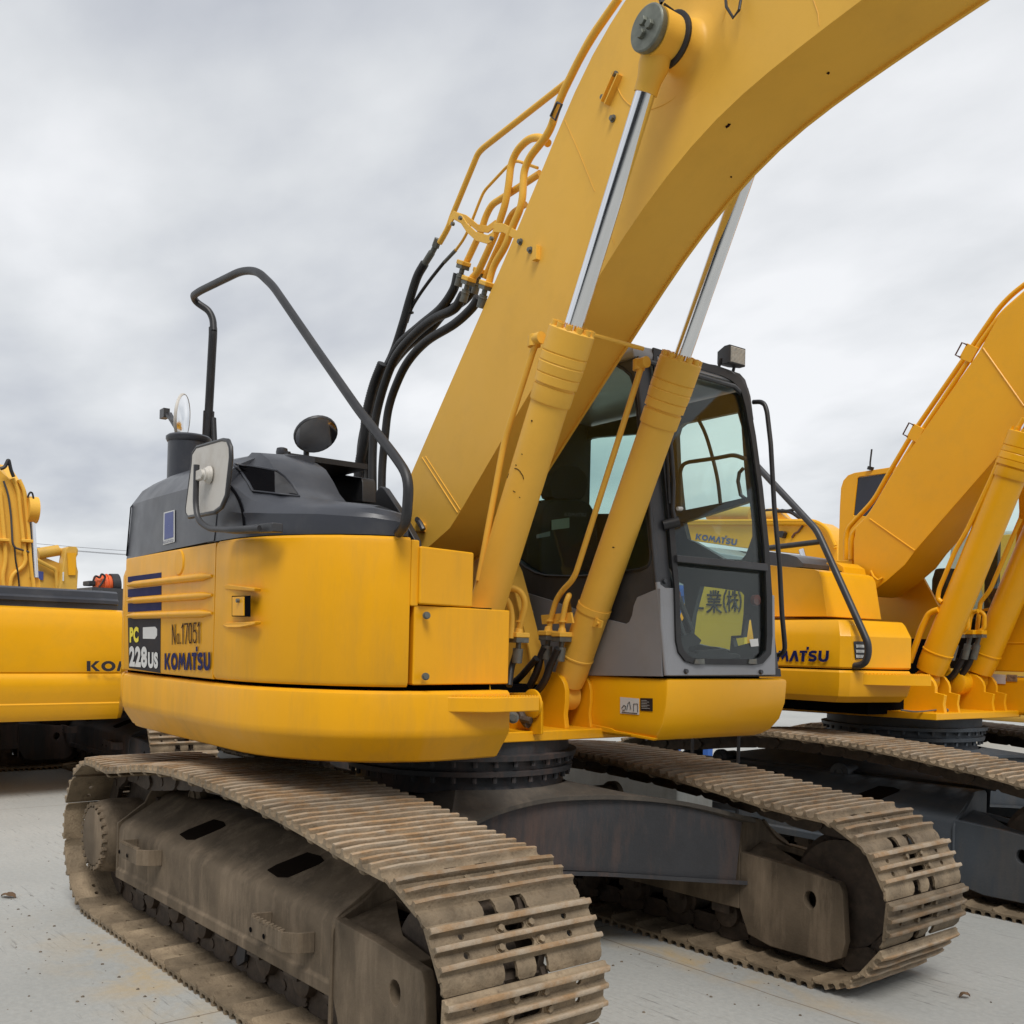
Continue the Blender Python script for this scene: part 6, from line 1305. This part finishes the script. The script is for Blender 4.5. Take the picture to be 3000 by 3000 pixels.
q = MB(); q.prism([gx(u, v, .02) for u, v in ((106, 1672), (127, 1675), (126, 1700), (106, 1696))], (.01, 0, 0)); q.build('blue_sticker', mat('blue_sticker', (.05, .07, .25), .5), b7)
q = MB(); q.box((PX-3, gx(90, 1700).y, .4), (PX, gx(230, 1700).y, gx(100, 1722).z)); q.build('side_body', CHAR, B7)
# orange winch drum
PO = -15.0
go = lambda u, v, o=0: WF.x(u, v, PO+o)
OD = thing('winch_drum', 'orange drum with black hoses behind the left excavator counterweight', 'drum', (PO, go(300, 1720).y, 0))
a, c = go(275, 1712), go(322, 1712)
q = MB(); q.lathe(a, (c-a), [(0, .10), (.02, .16), (.14, .17), (.145, .20), (.16, .20), (.165, .17), (.22, .17), (.225, .20), (.24, .20), (.245, .17), (.30, .17)], 28); q.build('drum', ORG, OD)
q = MB(); q.cyl(go(322, 1715), go(345, 1715), .22, n=24); q.build('end_disc', BLK, OD)
q = MB(); q.box((PO-.3, go(257, 1700).y, go(270, 1716).z), (PO+.1, go(282, 1700).y, go(270, 1702).z)); q.build('motor', BLK, OD, bevel=.02)
q = MB(); q.curve([go(u, v, .2) for u, v in ((272, 1704), (280, 1688), (292, 1692), (298, 1682), (308, 1690), (300, 1706), (290, 1720))], .018, 8); q.build('hose', RUBB, OD)
q = MB(); q.box((PO-.6, go(255, 1700).y, 0), (PO+.3, go(360, 1700).y, go(270, 1722).z)); q.build('base', CHAR, OD)
# yellow sign board and the blue rack beside it, seen low through the cab
PS = 2.55
gs = lambda u, v, o=0: WF.y(u, v, PS+o)
q = MB(); q.prism([gs(u, v) for u, v in ((2020, 1690), (2181, 1718), (2181, 1935), (2020, 1925))], (0, .03, 0)); sg = q.build('sign_board', SIGNY, None); tag(sg, 'yellow sign board with black Japanese characters, seen low through the cab', 'sign')
q = MB()
for u in (2035, 2170): p = gs(u, 1900, .05); q.box((p.x-.009, p.y-.009, 0), (p.x+.009, p.y+.009, gs(u, 1760).z))
a, c = gs(2035, 1900, .05), gs(2170, 1900, .05); q.box((a.x, a.y-.01, .45), (c.x, c.y+.01, .49)); sgp = q.build('sign_stand', BLK, sg); sgp.location = (0, 0, 0)
def kanji_strokes(strokes, bl, br, tl, hw, m, parent, name):
    q = MB(); bl, br, tl = Vector(bl), Vector(br), Vector(tl)
    for st in strokes:
        P = [bl+(br-bl)*x+(tl-bl)*y for x, y in st]
        q.tube([p+Vector((0, -.002, 0)) for p in P], hw, 6)
    return q.build(name, m, parent)
BK = mat('sign_black', (.02, .02, .018), .5)
GYO = [[(.30, 1.0), (.34, .82)], [(.48, 1.02), (.48, .80)], [(.62, 1.02), (.62, .80)], [(.80, 1.0), (.74, .82)], [(.08, .80), (.95, .80)], [(.28, .76), (.33, .64)], [(.75, .76), (.70, .64)], [(.12, .62), (.92, .62)], [(.14, .50), (.90, .50)], [(.04, .36), (.98, .36)], [(.52, .62), (.52, .0)], [(.46, .34), (.30, .14), (.06, .02)], [(.58, .34), (.75, .14), (.98, .02)]]
KABU = [[(.02, .72), (.42, .72)], [(.22, 1.0), (.22, .0)], [(.21, .68), (.12, .45), (.02, .30)], [(.24, .62), (.40, .45)], [(.56, .98), (.50, .78)], [(.52, .80), (.92, .80)], [(.44, .56), (1.0, .56)], [(.72, 1.0), (.72, .0)], [(.70, .54), (.60, .30), (.44, .15)], [(.74, .54), (.85, .30), (1.0, .15)]]
KO = [[(.1, .95), (.9, .95)], [(.5, .95), (.5, .08)], [(0, .06), (1, .06)]]
kanji_strokes(KO, gs(2026, 1784), gs(2062, 1786), gs(2026, 1720), .0082, BK, sg, 'character')
kanji_strokes(GYO, gs(2069, 1794), gs(2115, 1796), gs(2069, 1730), .0078, BK, sg, 'character')
kanji_strokes(KABU, gs(2130, 1791), gs(2163, 1792), gs(2130, 1730), .007, BK, sg, 'character')
kanji_strokes([[(1, 1), (.3, .75), (.1, .5), (.3, .25), (1, 0)]], gs(2120, 1794), gs(2129, 1794), gs(2120, 1728), .007, BK, sg, 'bracket')
kanji_strokes([[(0, 1), (.7, .75), (.9, .5), (.7, .25), (0, 0)]], gs(2165, 1793), gs(2172, 1793), gs(2165, 1733), .007, BK, sg, 'bracket')
BR = thing('rack', 'blue steel rack standing left of the yellow sign board', 'rack', (WF.y(1985, 1800, 7.2).x, 7.2, 0))
A_ = WF.y(1975, 1800, 7.2)
q = MB()
for dx in (0, .55):
    q.box((A_.x+dx, A_.y, 0), (A_.x+dx+.09, A_.y+.1, 2.5))
for z in (.6, 1.3, 1.9, 2.35): q.box((A_.x, A_.y, z), (A_.x+.64, A_.y+.1, z+.09))
q.build('rack_frame', BLUEM, BR)
# overhead wires
for i, (v0, v1) in enumerate(((1579, 1592), (1589.5, 1602.5), (1591.5, 1604.5))):
    q = MB(); a = WF.x(-300, v0-22, -70); c = WF.x(1500, v1+64, -70); m_ = a.lerp(c, .5); m_.z -= .6
    q.curve([a, a.lerp(c, .25)+Vector((0, 0, -.45)), m_, a.lerp(c, .75)+Vector((0, 0, -.45)), c], .014, 6)
    o = q.build('overhead_wire', WIRE, None); tag(o, ('topmost overhead wire crossing the sky above the left excavator', 'middle overhead wire of three above the left excavator', 'lowest overhead wire of three above the left excavator')[i], 'wire', 'overhead wires on the left')
# concrete block under the rear of the first machine
q = MB(); c0, c1, c2, c3 = [WF.x(u, v, -9.5) for u, v in ((578, 2150), (640, 2150), (700, 2225), (578, 2225))]
q.box((-10.1, c0.y, 0), (-9.5, WF.x(700, 2200, -9.5).y, WF.x(600, 2172, -9.5).z)); o = q.build('grey_block', CONC, None, bevel=.02); tag(o, 'grey concrete block standing behind the near track', 'block')
# small debris on the yard
def leaf(u, v, s, name, label, cat, m, a=0.3):
    c = WF.z(u, v, .012); q = MB(); n = 9; rg = []
    for i in range(n):
        t = i/(n-1)-.5; w_ = s*.32*math.cos(t*math.pi)*(1+random.uniform(-.25, .25))+.002; z = .010*math.cos(t*5)+random.uniform(0, .008)
        p = c+Vector((math.cos(a)*t*s, math.sin(a)*t*s, z)); sd_ = Vector((-math.sin(a), math.cos(a), 0))*w_
        rg.append([p-sd_, p+Vector((0, 0, .008)), p+sd_, p-Vector((0, 0, .004))])
    q.loft(rg); return tag(q.build(name, m, None), label, cat)
leaf(25, 2624, .11, 'dry_leaf', 'crumpled brown leaf on the concrete at the left picture edge', 'leaf', LEAF, .6)
leaf(2826, 2917, .055, 'pebble', 'small dark chip of stone on the concrete at the lower right', 'pebble', LEAF, 1.0)

# grey block put in for the machine parts glimpsed between the two machines
ga, gb_ = WF.y(1640, 2300, 2.15), WF.y(1985, 2300, 2.15); q = MB(); q.box((ga.x, 2.15, 0), (gb_.x, 2.55, WF.y(1850, 2258, 2.15).z)); o = q.build('grey_block', CONC, None, bevel=.015); tag(o, 'weathered grey block put in for machine parts glimpsed between the nearest two excavators', 'block')

# unseen long building behind the camera, added to give chrome and glass dark reflections
bk = Vector((-cF.x, -cF.y, 0)).normalized(); sdv = Vector((-bk.y, bk.x, 0)); c0 = Vector((CAM.x, CAM.y, 0))+bk*15
SHD = thing('reflection_prop', 'unseen dark grey bays behind the camera, added for chrome and glass to reflect', 'reflection_prop', tuple(c0))
q = MB(); n_b = 14
for i in range(n_b+1):
    p = c0+sdv*((i-n_b/2)*4.2); w_ = .35+.5*((i*37) % 3)
    q.prism([p-sdv*w_/2, p+sdv*w_/2, p+sdv*w_/2+Vector((0, 0, 6.2)), p-sdv*w_/2+Vector((0, 0, 6.2))], bk*.4)
q.prism([c0-sdv*31+Vector((0, 0, 5.2)), c0+sdv*31+Vector((0, 0, 5.2)), c0+sdv*31+Vector((0, 0, 8.0)), c0-sdv*31+Vector((0, 0, 8.0))], bk*.3)
q.build('prop_front', mat('prop_sheet', (.16, .17, .18), .6), SHD)
q = MB(); q.prism([c0-sdv*31+bk*5, c0+sdv*31+bk*5, c0+sdv*31+bk*5+Vector((0, 0, 8)), c0-sdv*31+bk*5+Vector((0, 0, 8))], bk*.3)
q.prism([c0-sdv*31+Vector((0, 0, 8.0)), c0+sdv*31+Vector((0, 0, 8.0)), c0+sdv*31+bk*5.3+Vector((0, 0, 8.0)), c0-sdv*31+bk*5.3+Vector((0, 0, 8.0))], (0, 0, .2)); q.build('prop_back', mat('prop_dark', (.03, .03, .032), .8), SHD)

# grit and crumbs of dried mud scattered round the tracks
q = MB(); random.seed(11)
for i in range(260):
    k = random.random()
    if k < .45: x, y = random.uniform(-2.3, 2.4), -1.62-abs(random.gauss(0, .35))
    elif k < .75: x, y = random.uniform(-.6, 2.8), random.gauss(.45, .35)
    else: x, y = random.uniform(-6, 4.0), random.uniform(-3.6, 2.6)
    r_ = random.choice((.003, .004, .005, .006, .009)); c = Vector((x, y, 0)); n = 5; a0 = random.random()*6
    rg = [[c+Vector((math.cos(a0+2*math.pi*j/n)*r_*kk*random.uniform(.7, 1.2), math.sin(a0+2*math.pi*j/n)*r_*kk, h*r_)) for j in range(n)] for kk, h in ((1, 0.02), (.8, .45), (.3, .7))]
    q.loft(rg)
gr_ = q.build('grit', mat('grit', (.14, .115, .085), .9, var=.4, vscale=30), None, smooth=False); gr_['kind'] = 'stuff'; tag(gr_, 'crumbs of dried mud and grit scattered on the concrete round the tracks', 'grit')
